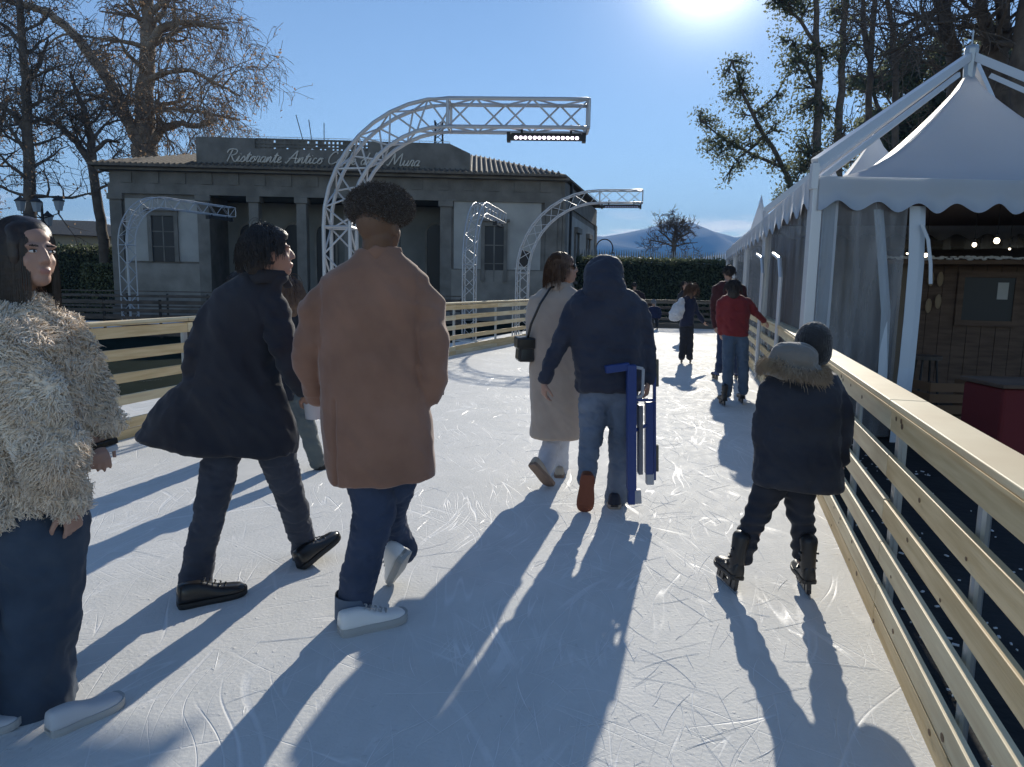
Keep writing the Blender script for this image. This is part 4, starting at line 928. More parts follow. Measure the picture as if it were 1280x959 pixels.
# evergreen and bare trees on the right, behind the tents
def evergreen(label, y, trunk, polys, clumps, seed, n, s, group='dark trees behind the tents', K=2.4):
    y *= K; s *= K; polys = [(a_, b_ * K, c_ * K) for a_, b_, c_ in polys]
    """clumps: (px, py, r_px) lobes of small leaves hung on procedural twigs"""
    rn = random.Random(seed); b = P(*trunk, y); t = thing('evergreen_oak', label, 'tree', (b.x, b.y, -.16), group); mbs = [MB(), MB()]
    for (pp, r0, r1) in polys:
        pts = [P(px, py, y) for px, py in pp]; fine = []
        for a, c in zip(pts[:-1], pts[1:]):
            for q in range(4): fine.append(a.lerp(c, q / 4) + V((rn.gauss(0, 1), rn.gauss(0, 1), 0)) * r0 * .15)
        fine.append(pts[-1]); m = len(fine); mbs[0].tube(fine, [r0 + (r1 - r0) * i / (m - 1) for i in range(m)], n=8, round_=False, cap=False)
    p0 = P(*polys[0][0][0], y); mbs[0].tube([V((p0.x, p0.y, -.3)), p0], polys[0][1], n=9, cap=False)
    tot = sum(c[2] ** 2 for c in clumps); lm = MB(); allp = [P(px, py, y) for pp, _, _ in polys for px, py in pp]
    for (px, py, rp) in clumps:
        c = P(px, py, y) + V((0, rn.uniform(-1, 1) * rp * y / F, 0)); rad = rp * y / F; k = max(6, int(n * rp * rp / tot)); near = min(allp, key=lambda q: (q - c).length)
        nt_ = max(5, int(k / 55)); 
        for i in range(nt_):
            e = c + V((rn.gauss(0, .55), rn.gauss(0, .55), rn.gauss(0, .5))) * rad; a = near.lerp(c, rn.uniform(0, .7)); mid = a.lerp(e, .5) + V((rn.gauss(0, .1), rn.gauss(0, .1), rn.gauss(0, .1))) * rad
            mbs[1].tube([a, mid, e], [.03 * K, .02 * K, .009 * K], n=4, round_=False, cap=False)
            for j in range(int(k / nt_)):
                q = (a.lerp(mid, rn.random()) if rn.random() < .15 else mid.lerp(e, rn.random() ** .6)) + V((rn.gauss(0, 1), rn.gauss(0, 1), rn.gauss(0, 1))) * .14 * K * (1 + rad / K * .25); leafq(lm, q, s * rn.uniform(.6, 1.35), rn)
    mbs[0].build('trunk', BARKD, t, smooth=True); mbs[1].build('branches', BARKD, t, smooth=True); lm.build('crown', EVG, t); return t
rn0 = random.Random(9)
def lobes(pxs, n, r0, r1):
    out = []
    for (x0, y0, x1, y1) in pxs:
        for i in range(n): out.append((rn0.uniform(x0, x1), rn0.uniform(y0, y1), rn0.uniform(r0, r1)))
    return out
evergreen('open-crowned evergreen tree leaning left into the sky beside the sun', 25, (1000, 300),
    [([(1000, 300), (992, 240), (972, 195), (945, 150), (925, 110), (915, 75)], .12, .03), ([(980, 210), (945, 195), (905, 175), (875, 150)], .06, .02), ([(955, 170), (940, 185), (920, 200)], .06, .03), ([(940, 145), (970, 120), (985, 90)], .05, .02)],
    [(918, 78, 13), (932, 92, 14), (905, 95, 9), (912, 118, 12), (938, 118, 16), (955, 140, 16), (876, 142, 10), (888, 152, 13), (902, 168, 15), (884, 178, 12), (900, 195, 14), (918, 180, 14), (935, 170, 12), (922, 205, 12), (910, 222, 10), (938, 200, 10), (960, 180, 13), (975, 160, 12), (968, 205, 10), (985, 215, 14), (978, 240, 13), (995, 255, 14), (965, 250, 8), (925, 140, 9), (948, 160, 10), (975, 120, 10)],
    61, 6200, .09)
evergreen('tall two-stemmed evergreen tree directly above the tents, reaching out of frame', 23.5, (1016, 300),
    [([(1018, 300), (1020, 200), (1024, 120), (1020, 40), (1016, -60)], .17, .07), ([(1046, 300), (1048, 180), (1052, 90), (1056, 20), (1058, -60)], .15, .07), ([(1022, 110), (1005, 80), (990, 50)], .07, .03), ([(1022, 60), (1000, 25), (975, 5)], .07, .03), ([(1050, 80), (1070, 50), (1085, 20)], .06, .03)],
    lobes([(960, -30, 1000, 60)], 10, 11, 18) + lobes([(975, 60, 1045, 130), (1000, -40, 1075, 60)], 11, 12, 19) + lobes([(985, 130, 1060, 215)], 14, 12, 18) + [(1010, 200, 16), (1025, 225, 18), (1050, 190, 18)],
    67, 8500, .095)
evergreen('dense dark evergreen mass behind the near tent roof', 28, (1120, 300),
    [([(1120, 300), (1122, 200), (1135, 120), (1150, 60)], .25, .08), ([(1122, 180), (1100, 140), (1085, 100)], .12, .05), ([(1130, 140), (1165, 110), (1180, 80)], .12, .05)],
    lobes([(1060, 90, 1140, 210), (1120, 60, 1195, 180), (1080, 140, 1180, 240)], 15, 16, 27) + lobes([(1210, 60, 1300, 180)], 14, 14, 24), 71, 24000, .16)
evergreen('dark evergreen tree at the right edge behind the tent apex', 30, (1290, 300),
    [([(1290, 300), (1285, 180), (1280, 60)], .25, .1)], lobes([(1225, 90, 1330, 220)], 16, 16, 28) + lobes([(1210, 30, 1330, 100)], 8, 9, 16), 73, 13000, .16)
BR = dict(leafn=0, leafs=.1, lm=DRY, bark=BARKD, kids=(4, 5, 5), L=2.6, droop=.0, minr=.012, group='bare trunks at top right', spread=1.0)
tree('thick bare trunk curving up at top right, left of the tent apex', 'bare_tree', 22, (1196, 300), [([(1196, 300), (1196, 120), (1192, 70), (1182, 30), (1172, -40)], .26, .15, 9), ([(1188, 50), (1160, 40), (1120, 62), (1095, 72)], .07, .03, 7)], 81, **BR)
tree('forked bare trunk at top right, right of the tent apex', 'bare_tree', 21, (1252, 300), [([(1252, 300), (1250, 110), (1246, 70)], .34, .30, 0), ([(1246, 75), (1232, 35), (1222, -40)], .2, .12, 7), ([(1248, 72), (1256, 30), (1254, -40)], .22, .13, 7)], 83, **BR)
tree('bare trunk against the right edge of the picture', 'bare_tree', 20, (1284, 300), [([(1284, 300), (1276, 90), (1280, 30), (1292, -40)], .28, .16, 6)], 85, **BR)
tree('thin bare tree with crossing branches above the dark evergreen mass', 'bare_tree', 26, (1118, 300), [([(1118, 300), (1120, 90), (1116, 40), (1104, -30)], .12, .07, 10), ([(1120, 75), (1140, 40), (1170, 15), (1200, -10)], .09, .05, 9)], 87, **BR)
tree('thin upright bare tree close beside the two-stemmed evergreen', 'bare_tree', 27, (1088, 300), [([(1088, 300), (1086, 120), (1090, 40), (1098, -40)], .13, .08, 12), ([(1086, 70), (1078, 30), (1080, -30)], .10, .06, 6)], 89, **BR)
# ------------------------------------------------------------------ people
SKIN = mat('skin_light', (.42, .245, .18), rough=.5, sss=.12, bump=.1, bscale=200, bdist=.001)
SKIND = mat('skin_brown', (.16, .085, .05), rough=.5, sss=.08, bump=.1, bscale=200, bdist=.001)
LIPS = mat('lips', (.40, .19, .15), rough=.45); BROW = mat('brow', (.03, .02, .015), rough=.8)
EYEW = mat('eye_white', (.7, .68, .65), rough=.2); IRIS = mat('iris', (.03, .02, .015), rough=.15)
def cloth(name, a, b=None, sheen=.25, bs=350, rough=.85, bd=.0015, scale=6, bump=.5): return mat(name, a, b or tuple(k * 1.25 for k in a), scale=scale, rough=rough, bump=bump, bscale=bs, bdist=bd, sheen=sheen, spec=.2)
def frame(yaw, pitch=0.0, roll=0.0):
    """x right, y forward, z up of a head or body facing yaw (0 = away from the camera, 90 = right)"""
    return Matrix.Rotation(-R(yaw), 3, 'Z') @ Matrix.Rotation(-R(pitch), 3, 'X') @ Matrix.Rotation(R(roll), 3, 'Y')
def head_parts(mb, c, M, s=1.0):
    e = lambda off, r: mb.ell(c + M @ (V(off) * s), tuple(k * s for k in r), M, 20, 12)
    e((0, -.012, .02), (.076, .094, .094)); e((0, .030, -.03), (.062, .060, .080)); e((0, .018, .050), (.062, .066, .048))
    e((0, .052, -.088), (.034, .036, .028)); e((0, .02, -.082), (.052, .055, .030)); e((0, .070, -.012), (.036, .022, .05))
    for q in (-1, 1):
        e((q * .034, .054, -.030), (.023, .026, .026)); e((q * .078, -.004, -.012), (.009, .020, .032)); e((q * .030, .078, .020), (.024, .012, .009))
    mb.tube([c + M @ (V((0, .086, .012)) * s), c + M @ (V((0, .098, -.008)) * s), c + M @ (V((0, .105, -.028)) * s)], [.008 * s, .0095 * s, .0115 * s], n=8)
    for q in (-1, 1): e((q * .011, .093, -.033), (.009, .010, .007))
    e((0, .088, -.060), (.022, .012, .006)); e((0, .086, -.069), (.019, .012, .007))
def hand_parts(mb, w, d, pn, side=1, curl=28, s=1.0, thumb=1.0):
    """w wrist point, d direction of the hand, pn palm normal, side: which way the thumb leaves"""
    d = V(d).normalized(); pn = V(pn); pn = (pn - d * pn.dot(d)).normalized(); x = d.cross(pn) * side
    mb.tube([w - d * .03 * s, w + d * .015 * s, w + d * .05 * s, w + d * .085 * s], [(.024 * s, .019 * s), (.028 * s, .017 * s), (.038 * s, .016 * s), (.038 * s, .013 * s)], n=12, ref=x)
    for k, (o, L) in enumerate(((.030, .070), (.010, .080), (-.010, .074), (-.029, .058))):
        p = w + d * .080 * s + x * o * s; a = R(curl * (.5 + .12 * k)); pts = [p]; dd = d + x * o * 1.5
        for q, fr in enumerate((.42, .32, .26)):
            dd = (dd * math.cos(a) + pn * math.sin(a)).normalized(); p = p + dd * L * s * fr; pts.append(p); a = R(curl * (.9 + .1 * k))
        mb.tube(pts, [.0095 * s, .0088 * s, .008 * s, .0065 * s], n=8)
    p = w + d * .022 * s + x * .026 * s
    mb.tube([p, p + (d * .5 + x * .8 + pn * .25).normalized() * .035 * s, p + (d * .75 + x * .7 + pn * .4).normalized() * .062 * s, p + (d * .95 + x * .5 + pn * .55 * thumb).normalized() * .085 * s], [.014 * s, .012 * s, .010 * s, .008 * s], n=8)
def folds(amp, f=9.0, vert=1.0, horiz=1.0, seed=0.0, extra=None):
    def fn(p, n):
        a0 = nz((p.x * horiz, p.y * horiz, p.z * vert), f, seed); a1 = nz((p.x * horiz + p.z * .5, p.y * horiz, p.z * vert * 1.2), f * 1.9, seed + 5)
        d = amp * (a0 * .9 + .5 * a1 + .8 * (.16 - abs(a1)) + .5 * (.14 - abs(nz((p.x + p.z * .7, p.y, p.z * vert * 2), f * 2.7, seed + 9))))
        return d + (extra(p, n) if extra else 0)
    return fn
def ring_torso(mb, D, rows, n=28, dy=0.0, sup=2.4):
    """rows of (left px, left py, right px, right py, half depth[, shift in depth])"""
    rg = []
    for r in rows:
        l = P(r[0], r[1], D + dy); q = P(r[2], r[3], D + dy); c = (l + q) / 2; a = (q - l) / 2; b = V((0, r[4], 0)); sh = V((0, r[5] if len(r) > 5 else 0, 0)); ring = []
        for i in range(n):
            th = 2 * math.pi * i / n; cx, sx = math.cos(th), math.sin(th)
            k = (abs(cx) ** sup + abs(sx) ** sup) ** (-1 / sup); ring.append(c + sh + a * cx * k + b * sx * k)
        rg.append(ring)
    mb.rings(rg)
def shoe(parent, heel, toe, w=.05, h=.085, upper=None, sole=None, st=.028, upv=(0, 0, 1), shaft=0.0, name='shoe', toeh=.5, laces=None):
    """heel and toe on the underside; upv the shoe's own up"""
    heel, toe = V(heel), V(toe); d = (toe - heel); L = d.length; d.normalize(); up = V(upv); up = (up - d * up.dot(d)).normalized(); x = d.cross(up)
    prof = [(0, .50, .80), (.02, .68, .96), (.07, .80, 1.0), (.18, .86, 1.0), (.30, .84, .98), (.40, .87, .88), (.50, .93, .74), (.60, .99, .64), (.72, 1.02, .58), (.83, .99, toeh * 1.08), (.91, .88, toeh), (.96, .70, toeh * .85), (.99, .46, toeh * .62), (1.0, .25, toeh * .45)]
    rg = []; rs = []
    for t, ww, hh in prof:
        c = heel + d * L * t; W_ = w * ww; H_ = h * hh; ring = []
        for k in range(14):
            a = math.pi * k / 13; cx = math.cos(a); sx = math.sin(a); ring.append(c + x * W_ * .96 * math.copysign(abs(cx) ** .6, cx) + up * (st * .6 + (H_ - st * .6) * abs(sx) ** .75))
        ring += [c - x * W_ * .5 + up * st * .55, c + x * W_ * .5 + up * st * .55]; rg.append(ring)
        rise = .012 * max(0, (t - .75) / .25) ** 2
        rs.append([c + x * W_ * 1.06 + up * rise, c + x * W_ * 1.1 + up * (rise + st * .5), c + x * W_ * 1.04 + up * (rise + st), c - x * W_ * 1.04 + up * (rise + st), c - x * W_ * 1.1 + up * (rise + st * .5), c - x * W_ * 1.06 + up * rise])
    m = MB(); m.rings(rg)
    if shaft: m.tube([heel + d * L * .20 + up * h * .6, heel + d * L * .18 + up * (h + shaft * .5), heel + d * L * .16 + up * (h + shaft)], [(w * .85, w * 1.1), (w * .9, w * 1.05), (w * 1.02, w * 1.15)], n=14, ref=x)
    o = m.build(name, upper, parent, smooth=True)
    m = MB(); m.rings(rs); m.build('sole', sole, o)
    if laces:
        m = MB()
        for k in range(5):
            t = .40 + k * .075; c = heel + d * L * t + up * h * (.98 - k * .095); m.tube([c - x * w * .42, c + up * .006, c + x * w * .42 - d * .012], .0035, n=5)
        m.build('laces', laces, o)
    return o
def skate(parent, heel, toe, upper, h=.10, shaft=.13, w=.042, blade_h=.075, upv=(0, 0, 1)):
    heel, toe = V(heel), V(toe); d = (toe - heel).normalized(); up = V(upv); up = (up - d * up.dot(d)).normalized(); x = d.cross(up); lift = up * blade_h
    o = shoe(parent, heel + lift, toe + lift, w, h, upper, mat('skate_sole', (.02, .02, .022), rough=.5), .02, upv, shaft, 'skate_boot'); L = (toe - heel).length
    m = MB(); m.beam(heel - d * .01 + up * .012, toe + d * .005 + up * .012, .004, .024, up=up); m.build('blade', mat('blade_steel', (.5, .5, .52), rough=.25, metal=.9), o)
    m = MB(); m.beam(heel + d * .01 + up * .024, toe - d * .01 + up * .024, .012, .02, up=up)
    for t in (.12, .32, .68, .86): m.beam(heel + d * L * t + up * .02, heel + d * L * (t + .0) + up * (blade_h + .006), .03, .022, up=x)
    m.build('blade_holder', mat('blade_holder', (.03, .03, .035), rough=.4), o)
    m = MB()
    for k in (0, 1, 2):
        c = heel + lift + up * (h * (.62 + .5 * k)) + d * L * (.42 - .08 * k); m.tube([c - x * w * 1.02 - d * .03, c - x * w * .6 + d * .012, c + x * w * .6 + d * .012, c + x * w * 1.02 - d * .03], .007, n=5)
    m.build('straps', mat('strap', (.06, .06, .065), rough=.5), o); return o
def strands(c, M, rad, n, L, rn, mask, r=.0013, grav=.35, curl=.25, seg=8, out=.5, push=1.03, rsd=None, bottom=None, part=False, mb=None):
    """hair strands rooted on a scalp ellipsoid, pulled down, kept outside the skull"""
    mb = mb or MB(); Mi = M.transposed()
    for i in range(n):
        for _ in range(40):
            q = V((rn.gauss(0, 1), rn.gauss(0, 1), rn.gauss(0, 1))).normalized()
            if i % 5 < 2: q = V((q.x * .8, q.y, abs(q.z) + .45)).normalized()
            if mask(q): break
        p = c + M @ V((q.x * rad[0], q.y * rad[1], q.z * rad[2])); dd = (M @ V((q.x, q.y, q.z * .5)) * (out + .02) + V((0, 0, -.03))).normalized(); pts = [p]; Ln = L * rn.uniform(.7, 1.1); ph = rn.uniform(0, 6.28); cr = V((rn.gauss(0, 1), rn.gauss(0, 1), rn.gauss(0, .4))) * curl
        if part: dd = (dd + M @ V((math.copysign(.8, q.x), 0, 0)) * .8 * max(0, q.z)).normalized()
        for k in range(seg):
            dd = (dd + V((0, 0, -grav)) + cr * math.sin(ph + k * 1.4) * .5 + V((rn.gauss(0, 1), rn.gauss(0, 1), rn.gauss(0, 1))) * curl * .25).normalized(); p = p + dd * Ln / seg
            l = Mi @ (p - c); e = math.sqrt((l.x / rad[0]) ** 2 + (l.y / rad[1]) ** 2 + (l.z / rad[2]) ** 2)
            if e < push and l.z > -rad[2] * .9: l = l * (push / max(e, .05)); p = c + M @ l
            pts.append(p.copy())
            if bottom is not None and p.z < bottom: break
        mb.tube(pts, [r * (1 - .55 * k / (len(pts) - 1)) for k in range(len(pts))], n=3, round_=False, cap=False)
    return mb
class Person:
    def __init__(s, label, D, base, group=None, skin=SKIN):
        s.D = D; s.t = thing('person', label, 'person', (base.x, base.y, 0), group); s.b = MB(); s.skin = skin; s.mf = None
    def p(s, px, py, dd=0.0): return P(px, py, s.D + dd)
    def m(s, px): return px * s.D / F
    def limb(s, mb, pts, n=14, ref=(1, 0, 0)): mb.tube([s.p(q[0], q[1], q[3] if len(q) > 3 else 0) for q in pts], [s.m(q[2]) if not isinstance(q[2], tuple) else (s.m(q[2][0]), s.m(q[2][1])) for q in pts], n=n, ref=ref)
    def body(s, voxel=.006, matfn=None, mats=None):
        return blob(s.b, 'body', mats or s.skin, s.t, voxel, 3, matfn=matfn)
def face_mat(c, M, s=1.0):
    Mi = M.transposed()
    def fn(p):
        l = (Mi @ (p - c)) / s
        if l.length > .16 or l.y < .06: return 0
        if abs(l.x) < .018 and -.074 < l.z < -.057 and l.y > .085: return 1
        if .014 < abs(l.x) < .044 and .018 < l.z < .0245 and l.y > .07: return 2
        return 0
    return fn
def eyes(par, c, M, s=1.0):
    for q in (-1, 1):
        m = MB(); m.ell(c + M @ (V((q * .031, .0815, .002)) * s), (.0125, .009, .0056), M, 12, 8); e = m.build('eye', EYEW, par, smooth=True)
        m = MB(); m.ell(c + M @ (V((q * .031, .0880, .002)) * s), (.0050, .004, .0048), M, 10, 6); m.build('iris', IRIS, e, smooth=True)
        m = MB(); m.tube([c + M @ (V((q * (.031 + u * .013), .0885 - abs(u) * .004, .0080 - u * u * .003)) * s) for u in (-1, -.4, .3, 1)], .0011, n=5); m.build('lashes', BROW, e)
EVERY = []
# ---------------- 1. man in the brown coat
def brown_man():
    D = 3.05; a = Person('man with afro hair in a long brown coat, rolled jeans and white sneakers, walking away', D, G(460, 785), skin=SKIND); t = a.t
    hc = a.p(474, 282); M = frame(24, -4); head_parts(a.b, hc, M, 1.08)
    a.b.tube([hc + V((0, -.02, -.04)), a.p(470, 318), a.p(467, 340)], [(.062, .068), (.062, .062), (.06, .05)], n=16)
    a.b.tube([a.p(466, 366), a.p(464, 400), a.p(464, 480), a.p(470, 560)], [(.11, .06), (.16, .09), (.15, .10), (.15, .11)], n=20)
    for pts in ([(414, 376), (387, 430), (396, 478, .10)], [(518, 374), (543, 432), (533, 474, .05)]):
        a.b.tube([a.p(*q) for q in pts], [.045, .038, .030], n=12)
        w = a.p(*pts[-1]); hand_parts(a.b, w, V((0.05 if pts[0][0] > 450 else .1, .25, -1)), V((0, 1, .3)), 1, 35)
    a.b.tube([a.p(464, 590), a.p(458, 670), a.p(443, 770)], [.065, .047, .038], n=14); a.b.tube([a.p(492, 590, .06), a.p(488, 655, .28), a.p(506, 690, .42)], [.065, .047, .038], n=14)
    a.body(.007)
    COAT = cloth('brown_wool', (.26, .138, .092), (.325, .175, .118), sheen=.35)
    c = MB()
    ring_torso(c, D, [(446, 312, 499, 308, .055), (440, 322, 506, 318, .075), (412, 338, 526, 334, .10), (400, 350, 537, 347, .115), (398, 380, 536, 378, .14), (401, 420, 530, 420, .15), (402, 470, 531, 472, .155), (403, 525, 541, 530, .155), (406, 570, 545, 568, .155), (412, 597, 546, 592, .15), (413, 602, 545, 597, .14)])
    c.tube([a.p(412, 362), a.p(394, 385), a.p(385, 430, -.02), a.p(387, 462, .03), a.p(396, 494, .12)], [.058, .072, .066, .060, .052], n=16)
    c.tube([a.p(520, 360), a.p(536, 383), a.p(544, 432, -.05), a.p(543, 468, -.04), a.p(537, 496, .0)], [.060, .073, .064, .058, .048], n=16)
    vx = a.p(428, 570).x
    def ex(p, n):
        d = 0
        if n.y < -.2 and p.z < 1.02: d -= .012 * math.exp(-((p.x - vx - (p.z - .9) * .01) / .006) ** 2)
        # arm creases
        d += (.013 * nz((p.x * .7, p.y * .7, p.z * 1.2), 13, 3) if abs(p.x - a.p(465, 400).x) > .20 and p.z > 1.0 else .004 * nz(p, 12, 3))
        return d
    o = blob(c, 'coat', COAT, t, .009, 7, folds(.015, 4.5, vert=.35, seed=2, extra=ex))
    m = MB(); m.tube([a.p(446, 322, -.01), a.p(470, 317, -.075), a.p(500, 318, -.01)], [(.012, .03), (.014, .034), (.012, .03)], n=10, ref=(0, 1, 0)); m.build('collar', COAT, o, smooth=True)
    m = MB(); q = a.p(547, 470, -.05); m.tube([a.p(527, 492, -.03), a.p(549, 488, .0)], [.004, .004], n=5); m.build('sleeve_seam', COAT, o)
    J = cloth('dark_denim', (.038, .052, .090), (.056, .074, .125), sheen=.1, bs=600); JC = cloth('denim_turnup', (.11, .14, .19), sheen=.1)
    c = MB(); c.tube([a.p(462, 560), a.p(462, 600), a.p(468, 640), a.p(456, 690), a.p(447, 730), a.p(443, 752)], [.10, .105, .098, .086, .080, .078], n=18)
    c.tube([a.p(500, 560, .06), a.p(496, 600, .08), a.p(488, 640, .24), a.p(496, 670, .36), a.p(505, 690, .42)], [.10, .09, .075, .068, .066], n=18)
    blob(c, 'jeans', J, t, .009, 4, folds(.010, 9, vert=1.3, seed=7))
    m = MB(); m.tube([a.p(442, 742), a.p(441, 771)], [.082, .080], n=20, round_=False, cap=False); m.tube([a.p(441, 771), a.p(441.5, 760)], [.080, .07], n=20, round_=False, cap=False); m.build('turnup', JC, t, smooth=True)
    WH = mat('white_leather', (.78, .77, .74), (.84, .83, .80), rough=.45, bump=.1, bscale=60); WS = mat('white_rubber', (.40, .40, .39), rough=.6)
    h1 = G(424, 794); t1 = G(500, 775); shoe(t, h1, h1 + (t1 - h1).normalized() * .31, .052, .105, WH, WS, .036, laces=WS)
    toe = G(495, 728); hl = P(511, 692, toe.y - .20); shoe(t, toe + (hl - toe).normalized() * .29, toe, .052, .12, WH, WS, .034, upv=V((-.75, .1, .65)), laces=WS)
    H = mat('afro_hair', (.055, .038, .028), (.09, .062, .045), scale=40, rough=.9, bump=1.0, bscale=120, bdist=.01, sheen=.5)
    m = MB(); c0 = a.p(475, 261, .01); m.ell(c0, (.126, .122, .068), frame(0, 0, 2), 28, 18); m.ell(c0 + V((-.005, -.005, -.050)), (.092, .094, .062), None, 20, 12); m.ell(c0 + V((.0, 0, .020)), (.112, .112, .070), None, 24, 14)
    o = blob(m, 'afro_hair', H, t, .007, 3, lambda p, n: .005 * nz(p, 22) + .003 * nz(p, 60))
    rn = random.Random(4); m = MB()
    for i in range(9500):
        q = V((rn.gauss(0, 1), rn.gauss(0, 1), rn.gauss(0, 1) * .9)).normalized(); b = c0 + V((q.x * .121, q.y * .119, q.z * (.084 if q.z > 0 else .066))); dr = V((q.x, q.y, q.z * 1.4)).normalized(); L = rn.uniform(.014, .030); s1 = V((rn.gauss(0, 1), rn.gauss(0, 1), rn.gauss(0, 1))) * .0045
        m.tube([b, b + dr * L * .4 + s1, b + dr * L * .75 - s1, b + dr * L + s1 * .6], .0008, n=3, round_=False, cap=False)
    m.build('curls', H, o)
brown_man()
# ---------------- 2. man in the black coat
def black_man():
    D = 3.38; a = Person('dark-haired man in a flaring black coat and black shoes, striding with a white cup', D, G(300, 740)); t = a.t
    hc = a.p(337, 316); M = frame(62, -6); head_parts(a.b, hc, M, 1.0)
    a.b.tube([hc + V((-.02, -.01, -.05)), a.p(322, 348), a.p(314, 368)], [(.055, .058), (.055, .055), (.06, .05)], n=16)
    a.b.tube([a.p(307, 390), a.p(298, 450), a.p(300, 540)], [(.11, .06), (.13, .09), (.14, .10)], n=18)
    a.b.tube([a.p(338, 388), a.p(354, 434, -.07), a.p(380, 486, -.04)], [.042, .036, .027], n=12)
    w = a.p(384, 490, -.03); hand_parts(a.b, w, V((.35, .25, -.9)), V((.2, -.1, -.5)) + V((0, .9, 0)), -1, 32, .98)
    a.b.tube([a.p(278, 392), a.p(244, 448, -.04), a.p(246, 500, .04)], [.042, .036, .027], n=12); hand_parts(a.b, a.p(247, 500, .06), V((.05, .2, -1)), V((0, 1, .2)), -1, 30)
    a.b.tube([a.p(280, 550), a.p(266, 640), a.p(247, 730)], [.065, .045, .036], n=14); a.b.tube([a.p(345, 550), a.p(366, 625, .2), a.p(388, 690, .4)], [.065, .045, .036], n=14)
    a.body(.006, face_mat(hc, M), [SKIN, LIPS, BROW])
    CO = cloth('black_wool', (.030, .032, .042), (.040, .043, .054), sheen=.12)
    c = MB()
    ring_torso(c, D, [(312, 338, 352, 340, .05), (298, 347, 357, 349, .075), (272, 359, 352, 362, .105), (262, 376, 346, 380, .13), (254, 404, 341, 405, .14), (246, 440, 340, 440, .14), (228, 475, 350, 480, .155), (196, 508, 368, 520, .19), (181, 532, 374, 552, .21), (173, 543, 373, 566, .215), (176, 549, 371, 569, .20)])
    c.tube([a.p(338, 374), a.p(347, 402, -.03), a.p(354, 436, -.08), a.p(368, 466, -.07), a.p(381, 488, -.04)], [.062, .064, .056, .050, .047], n=16)
    c.tube([a.p(276, 378), a.p(252, 408, -.04), a.p(240, 450, -.07), a.p(238, 500, .0)], [.06, .062, .056, .05], n=14)
    def ex(p, n): return .015 * nz((p.x, p.y, p.z * 1.6), 15, 9) * (1 if (p.x > a.p(335, 400).x or p.x < a.p(252, 400).x) and p.z > 1.0 else .2)
    o = blob(c, 'coat', CO, t, .010, 5, folds(.030, 4.5, vert=.3, seed=12, extra=ex))
    m = MB(); m.tube([a.p(305, 350, -.03), a.p(325, 345, -.075), a.p(352, 346, -.02), a.p(360, 358, .05)], [(.011, .028), (.013, .034), (.012, .032), (.01, .022)], n=10, ref=(0, 1, 0)); m.build('collar', CO, o, smooth=True)
    m = MB(); m.tube([a.p(352, 347, .0), a.p(359, 354, .04)], .012, n=8); m.build('shirt_collar', mat('grey_shirt', (.3, .32, .35), rough=.8), t, smooth=True)
    J = cloth('navy_trousers', (.040, .048, .070), (.055, .066, .094), sheen=.1)
    c = MB(); c.tube([a.p(284, 520), a.p(279, 565), a.p(262, 640), a.p(250, 690), a.p(244, 735)], [.10, .092, .078, .072, .084], n=18)
    c.tube([a.p(338, 520), a.p(346, 568, .04), a.p(367, 635, .22), a.p(379, 675, .34), a.p(383, 699, .40)], [.10, .092, .074, .066, .074], n=18)
    blob(c, 'trousers', J, t, .009, 4, folds(.011, 9, vert=1.4, seed=17))
    BL = mat('black_leather', (.012, .011, .011), rough=.28, spec=.6); BS = mat('black_rubber', (.015, .015, .015), rough=.6)
    h = G(222, 760); shoe(t, h, h + (G(302, 742) - h).normalized() * .31, .050, .112, BL, BS, .026, laces=BL)
    h = G(376, 712); e = P(418, 676, h.y + .22); shoe(t, h, h + (e - h).normalized() * .30, .048, .105, BL, BS, .026, upv=V((-.25, -.05, 1)), laces=BL)
    H = mat('dark_brown_hair', (.012, .009, .008), (.028, .020, .016), scale=30, rough=.5, bump=.8, bscale=90, bdist=.006, sheen=.1)
    m = MB(); m.ell(hc + M @ V((0, -.028, .026)), (.092, .100, .096), M, 22, 14); m.ell(hc + M @ V((.0, -.070, -.045)), (.074, .050, .070), M, 18, 10); m.ell(hc + M @ V((0, .03, .075)), (.066, .06, .042), M, 18, 10)
    o = blob(m, 'hair', H, t, .007, 4, lambda p, n: .008 * nz(p, 26) + .004 * nz(p, 70))
    rn = random.Random(8); mk = lambda q: q.z > -.35 and q.y < .62 and not (q.z < .1 and q.y > .1)
    strands(hc + M @ V((0, -.022, .020)), M, (.092, .104, .102), 2200, .085, rn, mk, r=.0016, grav=.50, curl=.24, out=.15).build('strands', H, o)
    # white paper tub in the hand
    q = w + V((.02, .05, -.135)); tt = thing('paper_cup', 'white paper cup held by the man in the black coat', 'cup', q)
    PW = mat('white_paper', (.66, .67, .70), rough=.6); m = MB(); m.tube([q, q + V((0, 0, .115))], [.044, .057], n=24, round_=False, cap=False); m.poly([q + V((.044 * math.cos(k * .2618), .044 * math.sin(k * .2618), .003)) for k in range(24)], .004); m.build('cup_wall', PW, tt, smooth=True)
    m = MB(); m.tube([q + V((0, 0, .113)), q + V((0, 0, .121))], [.060, .060], n=24, round_=False); m.build('lid', PW, tt)
black_man()
